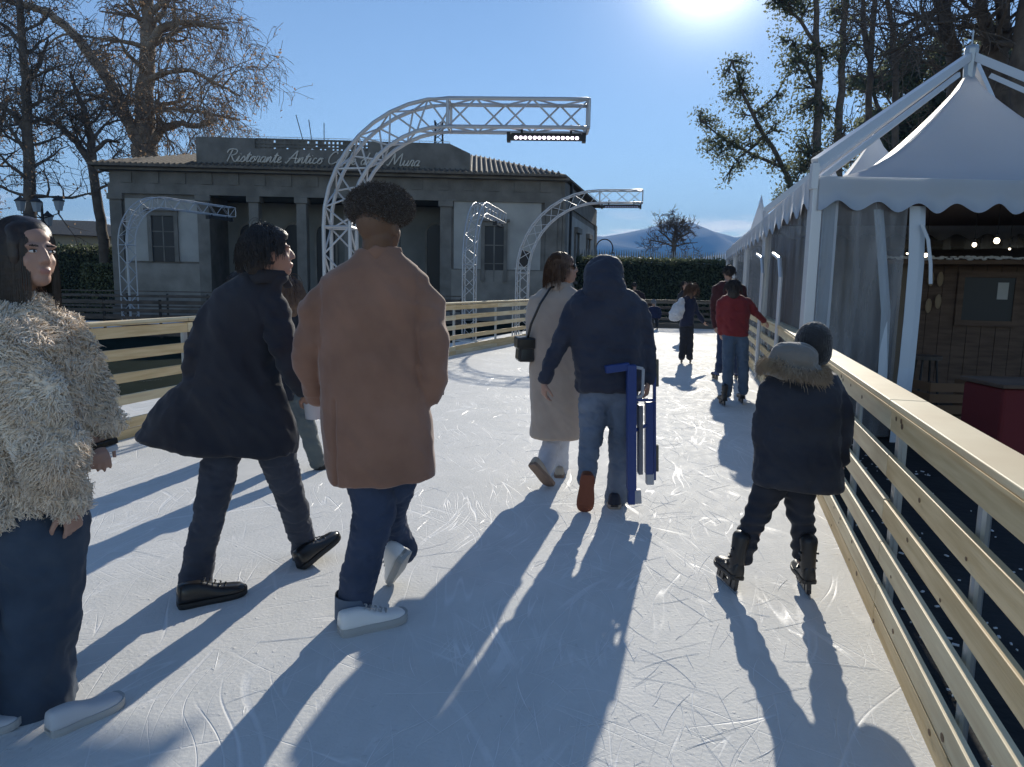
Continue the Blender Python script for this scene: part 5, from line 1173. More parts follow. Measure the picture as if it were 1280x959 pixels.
# ---------------- 3. woman in the curly fur coat
def fur_woman():
    D = 2.38; a = Person('young woman in a curly cream fur coat and wide jeans, at the left edge', D, G(60, 905)); t = a.t
    hc = a.p(35, 317); M = frame(116, -3); head_parts(a.b, hc, M, .94)
    a.b.tube([hc + V((-.01, .0, -.06)), a.p(14, 385), a.p(4, 420)], [(.045, .05), (.055, .055), (.09, .07)], n=16)
    a.b.tube([a.p(0, 420), a.p(0, 520), a.p(5, 640)], [(.15, .09), (.14, .10), (.16, .11)], n=18)
    a.b.tube([a.p(30, 440, -.1), a.p(55, 545, -.16), a.p(84, 628, -.08)], [.048, .040, .028], n=12)
    w = a.p(86, 633, -.07); hand_parts(a.b, w, V((.10, .12, -1)), V((-.9, .35, -.1)), -1, 62, .92)
    a.b.tube([a.p(70, 440, .1), a.p(118, 510, .18), a.p(112, 548, .10)], [.048, .040, .028], n=12); hand_parts(a.b, a.p(112, 548, .1), V((.3, -.2, -.35)), V((0, .2, -1)), 1, 45, .9)
    a.b.tube([a.p(50, 640), a.p(45, 760), a.p(40, 880)], [.08, .055, .042], n=14); a.b.tube([a.p(-45, 640), a.p(-60, 760, -.1), a.p(-70, 880, -.2)], [.08, .055, .042], n=14)
    a.body(.0055, face_mat(hc, M, .94), [SKIN, LIPS, BROW]); eyes(t, hc, M, .94)
    FUR = mat('cream_curly_fur', (.86, .69, .52), (.93, .80, .64), scale=5, rough=.85, sheen=.6, spec=.2)
    c = MB()
    ring_torso(c, D, [(-22, 372, 50, 368, .08), (-60, 388, 66, 386, .13), (-95, 415, 84, 412, .17), (-105, 460, 92, 455, .19), (-105, 520, 92, 520, .20), (-105, 580, 90, 580, .20), (-100, 625, 82, 625, .20), (-95, 648, 62, 642, .18)])
    c.tube([a.p(22, 420, -.12), a.p(40, 490, -.18), a.p(60, 550, -.18), a.p(78, 595, -.12), a.p(84, 618, -.09)], [.085, .085, .085, .075, .066], n=16)
    c.tube([a.p(60, 418, .06), a.p(88, 455, .12), a.p(115, 500, .16), a.p(122, 528, .12)], [.085, .085, .075, .062], n=16)
    o = blob(c, 'fur_coat', FUR, t, .013, 5, folds(.034, 10, seed=31))
    rn = random.Random(2); me = o.data; off = OFF[o.name]; fs = [p for p in me.polygons]; m = MB()
    xmin = a.p(-75, 500).x
    for i in range(46000):
        p = fs[rn.randrange(len(fs))]; b = p.center + off
        if b.x < xmin and rn.random() < .75: continue
        n = p.normal; L = rn.uniform(.018, .036); dn = V((rn.gauss(0, .25), rn.gauss(0, .25), -.7)) + V((noise.noise(b * 11 + V((4, 4, 4))), noise.noise(b * 11), 0)) * 2.2; q3 = b * 16; fl = V((noise.noise(q3), noise.noise(q3 + V((9, 3, 1))), noise.noise(q3 + V((2, 7, 5))))); cl = (fl * 1.6 + V((rn.gauss(0, .4), rn.gauss(0, .4), rn.gauss(0, .4)))) * .009
        d1 = (n * .9 + dn * .55).normalized(); d2 = (n * .25 + dn).normalized(); rr_ = rn.uniform(.0016, .0030)
        m.tube([b - n * .004, b + d1 * L * .35 + cl, b + d1 * L * .55 + d2 * L * .3 - cl, b + d1 * L * .5 + d2 * L * .62 + cl * .7], [rr_, rr_ * .95, rr_ * .7, rr_ * .2], n=4, round_=False, cap=False)
    m.build('fur_tufts', FUR, o, smooth=True)
    J = cloth('wide_denim', (.038, .055, .085), (.058, .08, .115), sheen=.1, bs=600)
    c = MB(); c.tube([a.p(35, 600), a.p(50, 660), a.p(52, 740), a.p(45, 820), a.p(45, 880), a.p(47, 915)], [.15, .148, .128, .120, .140, .158], n=20)
    c.tube([a.p(-40, 600), a.p(-50, 660), a.p(-62, 760, -.1), a.p(-75, 900, -.2)], [.14, .14, .125, .14], n=20)
    blob(c, 'wide_jeans', J, t, .010, 4, folds(.022, 6, vert=.45, seed=33))
    h = G(60, 920); shoe(t, h, h + (G(138, 884) - h).normalized() * .245, .046, .082, mat('white_canvas', (.55, .56, .58), rough=.7), mat('white_rubber', (.5, .5, .5)), .025)
    h = G(-80, 930); shoe(t, h, h + V((.2, .12, 0)), .044, .075, MATS['white_canvas'], MATS['white_rubber'], .025)
    H = mat('long_brown_hair', (.020, .012, .009), (.038, .022, .015), scale=20, rough=.42, bump=.5, bscale=60, bdist=.004, stretch=(3, 3, .5))
    m = MB(); m.ell(hc + M @ V((0, -.026, .030)), (.082, .094, .088), M, 22, 14); m.ell(hc + M @ V((0, -.008, .046)), (.080, .082, .074), M, 20, 12); m.ell(hc + M @ V((.062, .018, .010)), (.018, .040, .075), M, 16, 10); m.ell(hc + M @ V((.058, -.012, -.03)), (.026, .056, .10), M, 18, 10); m.ell(hc + M @ V((.06, -.045, -.05)), (.035, .055, .11), M, 18, 10); m.ell(hc + M @ V((0, -.08, -.06)), (.075, .04, .12), M, 18, 10)
    o = blob(m, 'hair', H, t, .008, 4, lambda p, n: .003 * nz(p, 30))
    mk = lambda q: q.z > -.3 and ((q.y < -.02 and q.x > -.3) or (q.z > .45 and -.1 < q.x and q.y < .42) or (q.z > .6 and q.y < .3))
    mm = strands(hc + M @ V((0, -.026, .028)), M, (.088, .098, .094), 3000, .40, rn, mk, r=.0017, grav=.75, curl=.06, out=.0, seg=14, part=True, push=1.02)
    mm.build('strands', H, o)
    # lock in front of the neck, sunlight put into its brighter, redder hair colour
    m = MB(); 
    for i in range(260):
        u = rn.gauss(0, 1); v_ = rn.gauss(0, 1); s0 = a.p(34 + u * 6, 350 + v_ * 5, .02 + rn.gauss(0, .02)); 
        m.tube([s0, a.p(48 + u * 5, 372 + v_, .04 + rn.gauss(0, .015)), a.p(62 + u * 5, 395 + v_ * 2, .03), a.p(72 + u * 5, 420 + v_ * 8, .0)], [.0016, .0016, .0014, .0008], n=3, round_=False, cap=False)
    m.build('front_lock', mat('sunlit_hair', (.09, .035, .018), rough=.4), o)
    q = a.p(118, 560, .08); tt = thing('clutch_bag', 'slim black and white clutch held under the cream fur sleeve', 'bag', q); m = MB(); A_, B_ = a.p(94, 566, .02), a.p(146, 550, .14); m.beam(A_, B_, .02, .022); m.build('flap', mat('black_patent', (.012, .012, .014), rough=.25), tt, bevel=.004)
    m = MB(); m.beam(A_ + V((0, 0, -.026)), B_ + V((0, 0, -.024)), .018, .022); m.build('pouch', mat('white_patent', (.5, .52, .55), rough=.35), tt, bevel=.004)
fur_woman()
# ---------------- 4. woman in the long beige coat
def beige_woman():
    D = 5.4; a = Person('woman in a long beige coat and sunglasses turning her head right, beside the hooded man', D, G(690, 606)); t = a.t
    hc = a.p(704, 335); M = frame(98, -4); head_parts(a.b, hc, M, .97)
    a.b.tube([hc + V((-.02, 0, -.05)), a.p(696, 362), a.p(692, 380)], [(.045, .05), (.05, .05), (.08, .06)], n=14)
    a.b.tube([a.p(692, 388), a.p(690, 430), a.p(690, 500)], [(.11, .07), (.13, .09), (.15, .10)], n=16)
    a.b.tube([a.p(672, 378), a.p(667, 425), a.p(672, 462, .1)], [.040, .034, .026], n=10); hand_parts(a.b, a.p(672, 463, .1), V((0, .2, -1)), V((1, .3, 0)), 1, 30, .9)
    a.b.tube([a.p(716, 378), a.p(724, 420, .1), a.p(728, 455, .2)], [.040, .034, .026], n=10); hand_parts(a.b, a.p(728, 456, .2), V((0, .2, -1)), V((-1, .3, 0)), 1, 30, .9)
    a.b.tube([a.p(684, 500), a.p(690, 550, -.02), a.p(678, 588, -.1)], [.075, .05, .04], n=12); a.b.tube([a.p(702, 500), a.p(704, 550, .15), a.p(703, 590, .3)], [.075, .05, .04], n=12)
    a.body(.008, face_mat(hc, M, .97), [SKIN, LIPS, BROW])
    CO = cloth('beige_wool', (.40, .32, .265), (.46, .375, .315), sheen=.3); c = MB()
    ring_torso(c, D, [(684, 356, 712, 356, .06), (672, 364, 722, 364, .09), (664, 373, 727, 373, .115), (660, 392, 728, 392, .13), (660, 425, 727, 425, .135), (661, 465, 727, 465, .14), (662, 505, 727, 505, .155), (662, 543, 727, 545, .17), (663, 546, 726, 548, .16)])
    c.tube([a.p(671, 376), a.p(665, 405), a.p(664, 430), a.p(670, 458, .08)], [.06, .058, .052, .046], n=14); c.tube([a.p(718, 376), a.p(724, 420, .1), a.p(728, 452, .2)], [.06, .055, .046], n=14)
    o = blob(c, 'long_coat', CO, t, .012, 4, folds(.014, 5, vert=.3, seed=41)); 
    m = MB(); m.tube([a.p(684, 360, -.03), a.p(698, 357, -.085), a.p(712, 360, -.02)], [(.012, .035), (.014, .04), (.012, .035)], n=8, ref=(0, 1, 0)); m.build('collar', CO, o, smooth=True)
    c = MB(); c.tube([a.p(688, 530), a.p(690, 552, -.02), a.p(684, 575, -.08), a.p(679, 588, -.12)], [.085, .078, .070, .066], n=14); c.tube([a.p(700, 530), a.p(700, 560, .15), a.p(699, 590, .25)], [.085, .075, .07], n=14)
    blob(c, 'trousers', cloth('off_white_trousers', (.42, .44, .50), sheen=.1), t, .010, 4, folds(.010, 10, seed=43))
    SB = mat('beige_suede', (.40, .35, .29), rough=.8); SS = mat('tan_sole', (.22, .15, .11), rough=.7)
    toe = G(689, 610); hl = P(662, 579, toe.y - .10); shoe(t, toe + (hl - toe).normalized() * .27, toe, .045, .085, SB, SS, .026, upv=V((.6, .8, .35))); h = G(699, 598); shoe(t, h, h + V((.02, .26, 0)), .045, .085, SB, SS, .026)
    H = mat('light_brown_hair', (.085, .045, .028), (.15, .085, .05), scale=30, rough=.5, bump=.6, bscale=80, bdist=.004); rn = random.Random(12)
    HB = mat('brown_hair_base', (.05, .028, .018), rough=.8, spec=.1); m = MB(); m.ell(hc + M @ V((0, -.030, .028)), (.092, .096, .094), M, 20, 12); m.ell(hc + M @ V((-.01, -.075, -.05)), (.085, .052, .085), M, 18, 10); m.ell(hc + M @ V((.07, -.02, -.03)), (.02, .05, .085), M)
    o = blob(m, 'hair', HB, t, .009, 3, lambda p, n: .008 * nz(p, 22))
    strands(hc + M @ V((0, -.022, .020)), M, (.090, .102, .098), 1100, .17, rn, lambda q: q.z > -.3 and q.y < .5 and not (q.z < .3 and q.y > .15), r=.0021, grav=.8, curl=.10, out=.02).build('strands', H, o)
    m = MB()
    for q in (-1, 1): m.ell(hc + M @ V((q * .031, .088, .003)), (.026, .007, .021), M, 12, 8)
    m.tube([hc + M @ V((q * .07, y, .008)) for q, y in ((-1, .0), (-1, .07))] + [hc + M @ V((0, .098, .010))] + [hc + M @ V((1 * .07, .07, .008)), hc + M @ V((.07, .0, .008))], .0035, n=5); m.build('sunglasses', mat('black_lens', (.01, .01, .012), rough=.1), t, smooth=True)
    q = a.p(656, 436, -.02); tt = thing('shoulder_bag', 'black shoulder bag hanging at the left hip of the beige coat', 'bag', q); m = MB(); m.box(q, (.125, .20, .185), R(8), taper=.85); m.build('bag_body', mat('black_leather', (.012, .011, .011), rough=.28), tt, bevel=.02)
    m = MB(); m.box(q + V((-.003, -.0, .045)), (.134, .206, .09), R(8)); m.build('flap', MATS['black_leather'], tt, bevel=.015)
    m = MB(); m.tube([q + V((.02, -.06, .09)), a.p(664, 405, -.145), a.p(675, 380, -.155), a.p(688, 360, -.11), a.p(698, 357, -.02)], (.009), n=6, ref=(1, 0, 0)); m.build('strap', MATS['black_leather'], tt)
beige_woman()
# ---------------- 5. hooded man carrying the blue frame
def hood_man():
    D = 4.85; a = Person('man in a dark navy hooded jacket and blue jeans carrying a blue frame', D, G(765, 636)); t = a.t
    hc = a.p(755, 347, .03); M = frame(8, -10); head_parts(a.b, hc, M, 1.02)
    a.b.tube([hc + V((0, -.01, -.05)), a.p(756, 372), a.p(756, 390)], [(.06, .06), (.065, .06), (.10, .08)], n=14); a.b.tube([a.p(757, 388), a.p(759, 440), a.p(760, 476)], [(.18, .10), (.17, .11), (.13, .10)], n=16)
    a.b.tube([a.p(720, 388), a.p(699, 432), a.p(682, 474)], [.040, .034, .027], n=10); hand_parts(a.b, a.p(680, 478, -.01), V((.02, .15, -1)), V((.9, .4, 0)), 1, 42, 1.0)
    a.b.tube([a.p(798, 388), a.p(808, 432), a.p(810, 474, -.02)], [.040, .034, .027], n=10); hand_parts(a.b, a.p(810, 478, -.03), V((-.05, .1, -1)), V((-.9, .4, 0)), -1, 60, 1.0)
    a.b.tube([a.p(741, 500), a.p(738, 560, -.05), a.p(733, 605, -.15)], [.065, .045, .036], n=12); a.b.tube([a.p(778, 500), a.p(776, 565), a.p(770, 622, .02)], [.065, .045, .036], n=12)
    a.body(.008)
    CO = cloth('navy_padded', (.032, .036, .056), (.043, .048, .070), sheen=.1, rough=.7, bump=.3, bs=120); c = MB()
    ring_torso(c, D, [(726, 362, 786, 362, .11), (716, 370, 796, 369, .125), (709, 382, 804, 380, .14), (712, 405, 806, 405, .15), (715, 440, 807, 440, .16), (717, 470, 806, 470, .165), (719, 486, 802, 487, .16), (722, 489, 799, 490, .14)])
    c.tube([a.p(719, 384), a.p(709, 408), a.p(698, 434), a.p(688, 456), a.p(681, 474)], [.066, .068, .062, .054, .048], n=14); c.tube([a.p(798, 384), a.p(805, 408), a.p(809, 434), a.p(811, 458), a.p(811, 476, -.02)], [.066, .066, .06, .054, .048], n=14)
    def seams(p, n): 
        z = p.z; return -.005 * math.exp(-((z - 1.12) / .010) ** 2) - .005 * math.exp(-((z - .93) / .010) ** 2) + .008 * nz((p.x * .6, p.y * .6, p.z), 16, 5)
    o = blob(c, 'jacket', CO, t, .011, 4, folds(.015, 7, seed=51, extra=seams))
    c = MB(); c.ell(hc + V((0, .0, .018)), (.138, .145, .135), None, 24, 14); c.tube([a.p(756, 372, -.02), a.p(756, 356, -.03)], [(.17, .125), (.145, .125)], n=20); c.tube([a.p(742, 372, -.07), a.p(757, 377, -.10), a.p(772, 372, -.07)], [.04, .05, .04], n=10)
    blob(c, 'hood', CO, o, .011, 5, folds(.014, 9, seed=55))
    J = cloth('blue_denim', (.11, .14, .19), (.20, .24, .31), sheen=.1, scale=3); c = MB()
    c.tube([a.p(745, 482), a.p(742, 505), a.p(741, 530, -.01), a.p(736, 570, -.08), a.p(733, 602, -.15)], [.105, .11, .092, .070, .064], n=16); c.tube([a.p(777, 482), a.p(778, 505), a.p(778, 535), a.p(776, 580), a.p(771, 622)], [.105, .11, .098, .084, .080], n=16)
    c.tube([a.p(748, 490), a.p(772, 490)], .11, n=14); blob(c, 'jeans', J, t, .010, 4, folds(.013, 10, vert=1.4, seed=57))
    OR = mat('tan_leather_boot', (.17, .055, .022), (.24, .09, .04), rough=.55); BR_ = mat('brown_rubber_sole', (.20, .06, .03), rough=.7)
    toe = G(731, 641); hl = toe + V((.005, -.03, .17)); shoe(t, hl + (hl - toe).normalized() * .10, toe, .053, .09, OR, BR_, .03, upv=V((0, 1, .2)))
    NV = mat('navy_suede', (.02, .024, .04), rough=.8); h = G(768, 637); shoe(t, h, h + V((.03, .29, 0)), .052, .10, NV, mat('grey_sole', (.28, .24, .2), rough=.7), .03)
    # the blue frame
    BLU = mat('blue_paint', (.018, .048, .20), rough=.4, spec=.5); q = a.p(797, 500, -.2); tt = thing('folding_chair', 'folded blue metal chair frame with white feet carried by the hooded man', 'chair', V((q.x, q.y, .15))); dd = -.22
    def bm(nm, pts, w, h, m, par=tt):
        mm = MB()
        for s0, s1 in zip(pts[:-1], pts[1:]): mm.beam(a.p(s0[0], s0[1], s0[2] + dd), a.p(s1[0], s1[1], s1[2] + dd), w, h, up=(0, 1, 0))
        return mm.build(nm, m, par, bevel=.004)
    bm('front_leg', [(789, 456, 0), (789, 612, 0)], .06, .070, BLU); bm('rear_leg', [(811, 502, .16), (811, 592, .16)], .05, .068, BLU); bm('arm_rest', [(757, 462, -.02), (786, 458, 0)], .05, .052, BLU)
    bm('bracket', [(794, 459, .03), (804, 461, .03), (803, 495, .03), (794, 497, .03)], .02, .015, mat('white_enamel', (.4, .42, .46), rough=.4)); bm('seat_panel', [(800, 506, .06), (800, 592, .06)], .03, .075, mat('grey_panel', (.17, .18, .22), rough=.3, metal=.3))
    bm('foot', [(795, 612, 0), (796, 629, 0)], .06, .045, mat('pale_foot', (.35, .37, .42), rough=.5)); bm('foot', [(812, 591, .16), (812, 605, .16)], .05, .06, MATS['pale_foot']); bm('front_leg_tip', [(789, 612, 0), (789, 630, 0)], .045, .05, BLU)
    WD_ = mat('aged_wood', (.13, .12, .09), rough=.8); bm('wooden_slat', [(821, 449, .2), (821, 483, .2)], .02, .045, WD_); bm('wooden_slat', [(821, 556, .2), (821, 589, .2)], .02, .04, WD_); bm('back_bar', [(818, 470, .18), (818, 600, .18)], .02, .03, BLU)
    bm('cross_rod', [(790, 540, .0), (812, 530, .16)], .02, .02, BLU); bm('cross_rod', [(790, 500, .0), (818, 500, .16)], .02, .02, BLU)
hood_man()
# ---------------- 6. child with the fur hood on skates
def child():
    D = 3.45; a = Person('child in a dark parka with fur-trimmed hood and ice skates, leaning on the right barrier', D, G(965, 745)); t = a.t
    hc = a.p(1016, 434, .02); M = frame(14, 6); head_parts(a.b, hc, M, .92)
    a.b.tube([hc + V((-.02, -.01, -.05)), a.p(1005, 470), a.p(1000, 490)], [(.05, .05), (.055, .05), (.08, .06)], n=14); a.b.tube([a.p(1000, 488), a.p(995, 540), a.p(990, 578)], [(.13, .08), (.12, .09), (.10, .08)], n=16)
    a.b.tube([a.p(966, 488), a.p(956, 540), a.p(958, 585, .06)], [.045, .04, .026], n=10); hand_parts(a.b, a.p(958, 588, .06), V((0, .2, -1)), V((1, .3, 0)), 1, 40, .8)
    a.b.tube([a.p(1040, 488), a.p(1052, 535), a.p(1052, 578)], [.045, .04, .026], n=10); hand_parts(a.b, a.p(1052, 580), V((0, .15, -1)), V((-1, .3, 0)), -1, 45, .8)
    a.b.tube([a.p(972, 590), a.p(948, 640), a.p(928, 700)], [.065, .048, .038], n=12); a.b.tube([a.p(1000, 590), a.p(1001, 645), a.p(1005, 700)], [.065, .048, .038], n=12)
    a.body(.007)
    CO = cloth('black_parka', (.028, .030, .042), (.038, .041, .054), sheen=.1, rough=.7, bump=.3, bs=150); c = MB()
    ring_torso(c, D, [(978, 462, 1030, 462, .08), (962, 470, 1046, 468, .10), (954, 484, 1052, 480, .12), (950, 510, 1049, 506, .135), (947, 545, 1048, 545, .145), (944, 575, 1050, 578, .155), (940, 596, 1053, 606, .165), (941, 602, 1051, 612, .15)])
    c.tube([a.p(964, 486), a.p(956, 515), a.p(952, 545), a.p(956, 580, .05)], [.055, .056, .05, .044], n=14); c.tube([a.p(1040, 484), a.p(1050, 512), a.p(1052, 545), a.p(1051, 576)], [.055, .056, .052, .046], n=14)
    o = blob(c, 'parka', CO, t, .009, 4, folds(.013, 8, vert=.8, seed=61))
    LIN = mat('hood_cloth', (.15, .135, .12), (.20, .18, .16), rough=.9, sheen=.4, bump=.5, bscale=200); c = MB(); c.ell(a.p(992, 449, -.07), (.118, .085, .085), frame(0, 0, 6), 20, 12); c.ell(a.p(990, 462, -.05), (.145, .10, .05), None, 20, 10)
    hd = blob(c, 'hood', LIN, o, .008, 4, folds(.008, 12, seed=63)); FT = mat('fur_trim', (.26, .18, .11), (.40, .30, .19), scale=8, rough=.9, sheen=.6); m = MB(); rn = random.Random(6)
    for i in range(5200):
        u = rn.random(); th = u * 6.28; cc = a.p(992, 465, -.05); b = cc + V((.140 * math.cos(th), .105 * math.sin(th), .012 * math.sin(th * 2) + (.03 if math.cos(th) < -.6 else 0))) + V((rn.gauss(0, .008), rn.gauss(0, .008), rn.gauss(0, .014))); dr = V((math.cos(th), math.sin(th), rn.gauss(-.15, .45))).normalized(); L = rn.uniform(.018, .036)
        m.tube([b, b + dr * L * .6, b + (dr + V((0, 0, -.4))) * L], [.0017, .0013, .0004], n=3, round_=False, cap=False)
    m.build('fur_trim', FT, hd)
    KN = mat('dark_knit', (.018, .018, .02), (.03, .03, .034), scale=30, rough=.95, bump=1, bscale=160, bdist=.004, sheen=.4); c = MB(); c.ell(hc + M @ V((0, -.01, .03)), (.084, .100, .092), M, 20, 12); c.tube([hc + V((0, 0, -.035)), hc + V((0, 0, .01))], [(.084, .092), (.085, .098)], n=20)
    blob(c, 'beanie', KN, t, .007, 3, lambda p, n: .0025 * math.sin(math.atan2(p.y - hc.y, p.x - hc.x) * 44))
    PT = cloth('dark_snow_trousers', (.026, .028, .038), sheen=.1, rough=.7); c = MB()
    c.tube([a.p(972, 585), a.p(962, 612), a.p(945, 645), a.p(935, 670), a.p(929, 695)], [.085, .078, .060, .056, .052], n=16); c.tube([a.p(998, 585), a.p(1000, 612), a.p(1001, 645), a.p(1003, 670), a.p(1005, 695)], [.085, .076, .062, .058, .054], n=16)
    blob(c, 'trousers', PT, t, .008, 3, lambda p, n: .0055 * math.sin(p.z * 105 + 5 * nz(p, 7)) * min(1, max(0, (.60 - p.z) / .25)) + .012 * nz(p, 12, 3))
    SK = mat('black_skate_boot', (.018, .018, .020), rough=.4)
    for (bx, by, sx) in ((920, 744, -.03), (1012, 749, .03)):
        h = G(bx, by); top = V((.10 if bx < 960 else -.05, 0, 1)); skate(t, h, h + V((sx, .235, 0)), SK, upv=top, h=.09, shaft=.12, w=.042)
child()
# ---------------- mid-distance and far people
def simple(label, D, base, head, rows, arms, legs, shoes, cols, hair=None, yaw=0, skate_=False, group=None, hs=1.0, hairlen=.0, vox=.014, pitch=0, extra=None):
    a = Person(label, D, base, group); t = a.t; hc = a.p(*head); M = frame(yaw, pitch); head_parts(a.b, hc, M, hs); s0 = rows[0]; cx = (s0[0] + s0[2]) / 2; cy = s0[1]; e = rows[-1]
    a.b.tube([hc + V((0, 0, -.05 * hs)), a.p(cx, cy)], [.05 * hs, .055 * hs], n=10); a.b.tube([a.p(cx, cy + 2), a.p((e[0] + e[2]) / 2, cy + (e[1] - cy) * .8)], [(.11 * hs, .07 * hs), (.09 * hs, .07 * hs)], n=12)
    for (ps, sd) in arms:
        a.b.tube([a.p(*q) for q in ps], [.04 * hs, .036 * hs, .026 * hs], n=8); w = a.p(*ps[-1]); d = w - a.p(*ps[-2]); hand_parts(a.b, w, d, V((0, .3, -1)) if abs(d.x) > abs(d.z) else V((sd, .3, 0)), 1, 35, .95 * hs)
    for ps in legs: a.b.tube([a.p(*q) for q in ps], [.065 * hs, .05 * hs, .036 * hs], n=8)
    a.body(vox * .7, face_mat(hc, M, hs), [SKIN, LIPS, BROW]); c = MB(); ring_torso(c, D, rows, 18)
    for (ps, sd) in arms: c.tube([a.p(*q) for q in ps], [.062 * hs, .056 * hs, .046 * hs], n=10)
    blob(c, 'jacket', cols[0], t, vox, 3, folds(.016 * hs, 8, seed=head[0])); c = MB()
    for ps in legs: c.tube([a.p(*q) for q in ps], [.092 * hs, .078 * hs, .066 * hs], n=10)
    q0, q1 = legs[0][0], legs[1][0]; c.tube([a.p(*q0), a.p(*q1)], .09 * hs, n=10); blob(c, 'trousers', cols[1], t, vox, 3, folds(.014 * hs, 9, vert=1.3, seed=head[1]))
    for (h, d) in shoes:
        h = V(h)
        if skate_: skate(t, h, h + V(d), cols[2], h=.09, shaft=.10, w=.04)
        else: shoe(t, h, h + V(d), .045, .085, cols[2], mat('black_rubber', (.015, .015, .015), rough=.6), .024)
    if hair:
        m = MB(); m.ell(hc + M @ V((0, -.026, .028)) * hs, tuple(k * hs for k in (.090, .098, .094)), M, 16, 10)
        if hairlen: m.ell(hc + M @ V((0, -.075, -.05 - hairlen * .3)) * hs, (.075 * hs, .045 * hs, .08 * hs + hairlen * .5), M, 14, 8)
        o = blob(m, 'hair', hair, t, .012, 2, lambda p, n: .008 * nz(p, 24)); strands(hc + M @ V((0, -.02, .02)) * hs, M, tuple(k * hs for k in (.094, .104, .1)), 220, .06 + hairlen, random.Random(int(head[0])), lambda q: q.z > -.3 and q.y < .5, r=.003, grav=.5, curl=.25, out=.1).build('strands', hair, o)
    return a
DK = mat('dark_brown_hair', (.012, .009, .008)); REDJ = cloth('red_jacket', (.16, .022, .026), (.20, .032, .034), sheen=.15); MAR = cloth('maroon_jacket', (.055, .018, .020)); MJ = cloth('mid_blue_denim', (.06, .09, .14), (.09, .13, .19), scale=3); BLK = cloth('black_cloth', (.022, .024, .032)); SKB = mat('black_skate_boot', (.018, .018, .020), rough=.4)
h1, h2 = G(906, 509), G(928, 506); Dr = (h1.y + h2.y) / 2
simple('person in a red jacket and blue jeans on skates, holding the right barrier', Dr, h1, (916, 361), [(903, 369, 928, 369, .08), (900, 376, 936, 376, .11), (899, 392, 937, 392, .12), (901, 410, 936, 410, .12), (902, 420, 935, 420, .11)],
       [([(902, 378), (899, 398), (901, 416, .05)], 1), ([(933, 377), (944, 390), (955, 401, .1)], 1)], [[(911, 418), (910, 460), (909, 492)], [(927, 418), (929, 460), (929, 490)]], [(h1, (.0, .26, 0)), (h2, (.03, .26, 0))], (REDJ, MJ, SKB), DK, 5, True, hs=.98, hairlen=.02)
k1 = G(897, 476); simple('tall person in a maroon jacket skating just ahead of the red jacket', k1.y, k1, (911, 341), [(900, 352, 922, 352, .08), (893, 357, 930, 357, .11), (892, 372, 931, 372, .12), (894, 395, 930, 395, .12), (896, 404, 928, 404, .11)],
       [([(895, 360), (891, 385), (894, 408)], 1), ([(928, 360), (932, 384), (930, 400)], -1)], [[(903, 402), (902, 435), (899, 463)], [(919, 402), (920, 435), (920, 463)]], [(k1, (-.02, .26, 0)), (G(921, 476), (.04, .26, 0))], (MAR, cloth('dark_blue_denim', (.03, .045, .09)), mat('blue_skate_boot', (.03, .06, .18), rough=.4)), DK, 0, True)
k2 = G(851, 455); sk = simple('long-haired skater in dark clothes leaning forward with a white bag on her back', k2.y, k2, (866, 362), [(857, 370, 868, 370, .07), (853, 374, 870, 374, .10), (852, 386, 869, 386, .11), (850, 400, 867, 400, .11), (849, 408, 866, 408, .12)],
       [([(867, 376), (871, 390), (879, 402)], 1), ([(855, 377), (856, 392, -.05), (862, 402, .05)], 1)], [[(855, 405), (854, 430), (852, 447)], [(862, 405), (862, 430), (862, 447)]], [(k2, (.08, .22, 0)), (G(862, 455), (.08, .22, 0))], (cloth('navy_top', (.02, .025, .05)), BLK, SKB), MATS['light_brown_hair'], 55, True, hs=.97, hairlen=.16)
q = P(848, 386, k2.y - .18); tt = thing('backpack', 'white drawstring backpack worn by the long-haired skater', 'bag', q); m_ = MB(); m_.tube([q + V((.06, 0, .19)), q + V((.02, 0, .05)), q + V((-.05, 0, -.12)), q + V((-.06, .02, -.2))], [(.04, .03), (.12, .07), (.15, .09), (.11, .06)], n=14); blob(m_, 'sack', cloth('white_nylon', (.48, .49, .52), rough=.6), tt, .014, 3, folds(.02, 9, seed=3)); m_ = MB(); m_.tube([q + V((.06, 0, .2)), q + V((.14, .1, .12)), q + V((.1, .2, -.15))], .008, n=5); m_.build('cord', MATS['white_nylon'], tt)
k3 = G(856, 425); simple('small dark-haired child half hidden behind the long-haired skater', k3.y, k3, (856, 357), [(852, 363, 861, 363, .06), (849, 366, 865, 366, .09), (849, 378, 865, 378, .1), (850, 386, 864, 386, .1)], [([(850, 368), (848, 378), (849, 386)], 1), ([(864, 368), (866, 378), (864, 386)], -1)], [[(854, 385), (854, 402), (854, 418)], [(861, 385), (861, 402), (861, 418)]], [(k3, (.0, .24, 0)), (G(862, 425), (.0, .24, 0))], (BLK, BLK, SKB), DK, 150, True, hs=.95, hairlen=.05)
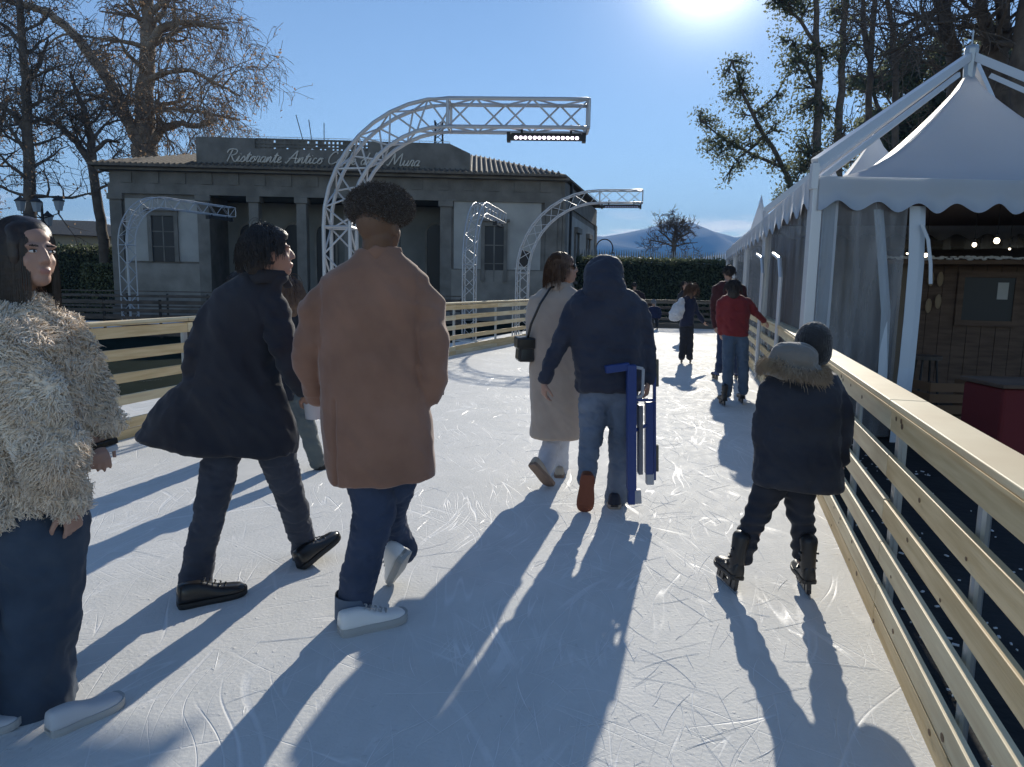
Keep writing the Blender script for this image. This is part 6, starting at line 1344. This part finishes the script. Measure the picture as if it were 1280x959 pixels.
k4 = G(812, 412); simple('small child in dark blue by the far barrier, right of the hooded man', k4.y, k4, (817, 378), [(813, 383, 822, 383, .07), (810, 385, 825, 385, .1), (810, 392, 825, 392, .11), (811, 398, 824, 398, .11)], [([(811, 386), (809, 392), (811, 398)], 1), ([(824, 386), (826, 392), (824, 398)], -1)], [[(815, 397), (815, 403), (814, 408)], [(821, 397), (821, 403), (821, 408)]], [(k4, (.0, .2, 0)), (G(822, 412), (.0, .2, 0))], (cloth('dark_blue_cloth', (.02, .025, .06)), BLK, SKB), mat('grey_knit', (.25, .25, .27), rough=.9), 10, True, hs=.85)
k5 = G(792, 409); simple('person in dark clothes by the far barrier, partly behind the hooded man', k5.y, k5, (793, 357), [(788, 363, 799, 363, .07), (784, 366, 803, 366, .1), (784, 378, 804, 378, .12), (785, 388, 803, 388, .11)], [([(785, 368), (782, 378), (786, 388)], 1), ([(803, 368), (807, 377), (814, 382)], -1)], [[(789, 387), (789, 396), (789, 404)], [(799, 387), (799, 396), (799, 404)]], [(k5, (.0, .24, 0)), (G(799, 409), (.0, .24, 0))], (cloth('dusky_jacket', (.03, .02, .025)), BLK, SKB), DK, 40, True)
# hidden companions between the two coats
k6 = G(378, 588); simple('person in black with grey-green trousers, glimpsed between the black and brown coats', k6.y + .02, k6, (360, 366), [(350, 384, 368, 384, .08), (337, 391, 374, 391, .11), (333, 420, 374, 420, .13), (335, 460, 374, 460, .14), (336, 500, 374, 500, .15)], [([(340, 394), (334, 430), (338, 468)], 1), ([(371, 394), (376, 430), (374, 468)], -1)], [[(352, 500), (350, 545), (349, 582)], [(372, 500), (386, 540), (396, 578)]], [(G(349, 592), (.05, .25, 0)), (G(396, 588), (.1, .22, 0))], (BLK, cloth('grey_green_trousers', (.10, .115, .12), (.16, .18, .17), scale=3), mat('black_leather', (.012, .011, .011), rough=.28)), MATS['light_brown_hair'], -25, hs=.98, hairlen=.1)
k7 = G(292, 566); D7 = k7.y; simple('person in dark clothes almost wholly hidden behind the black coat', D7, k7, (300, 357), [(292, 372, 309, 372, .08), (280, 378, 322, 378, .12), (276, 410, 325, 410, .14), (277, 440, 324, 440, .14), (278, 480, 322, 480, .15)], [([(282, 382), (277, 415), (282, 450)], 1), ([(319, 382), (324, 415), (320, 450)], -1)], [[(292, 480), (292, 520), (291, 556)], [(309, 480), (308, 520), (306, 556)]], [(G(291, 566), (.0, .25, 0)), (G(307, 566), (.03, .25, 0))], (BLK, BLK, MATS['black_leather']), DK, 20, hs=.96)
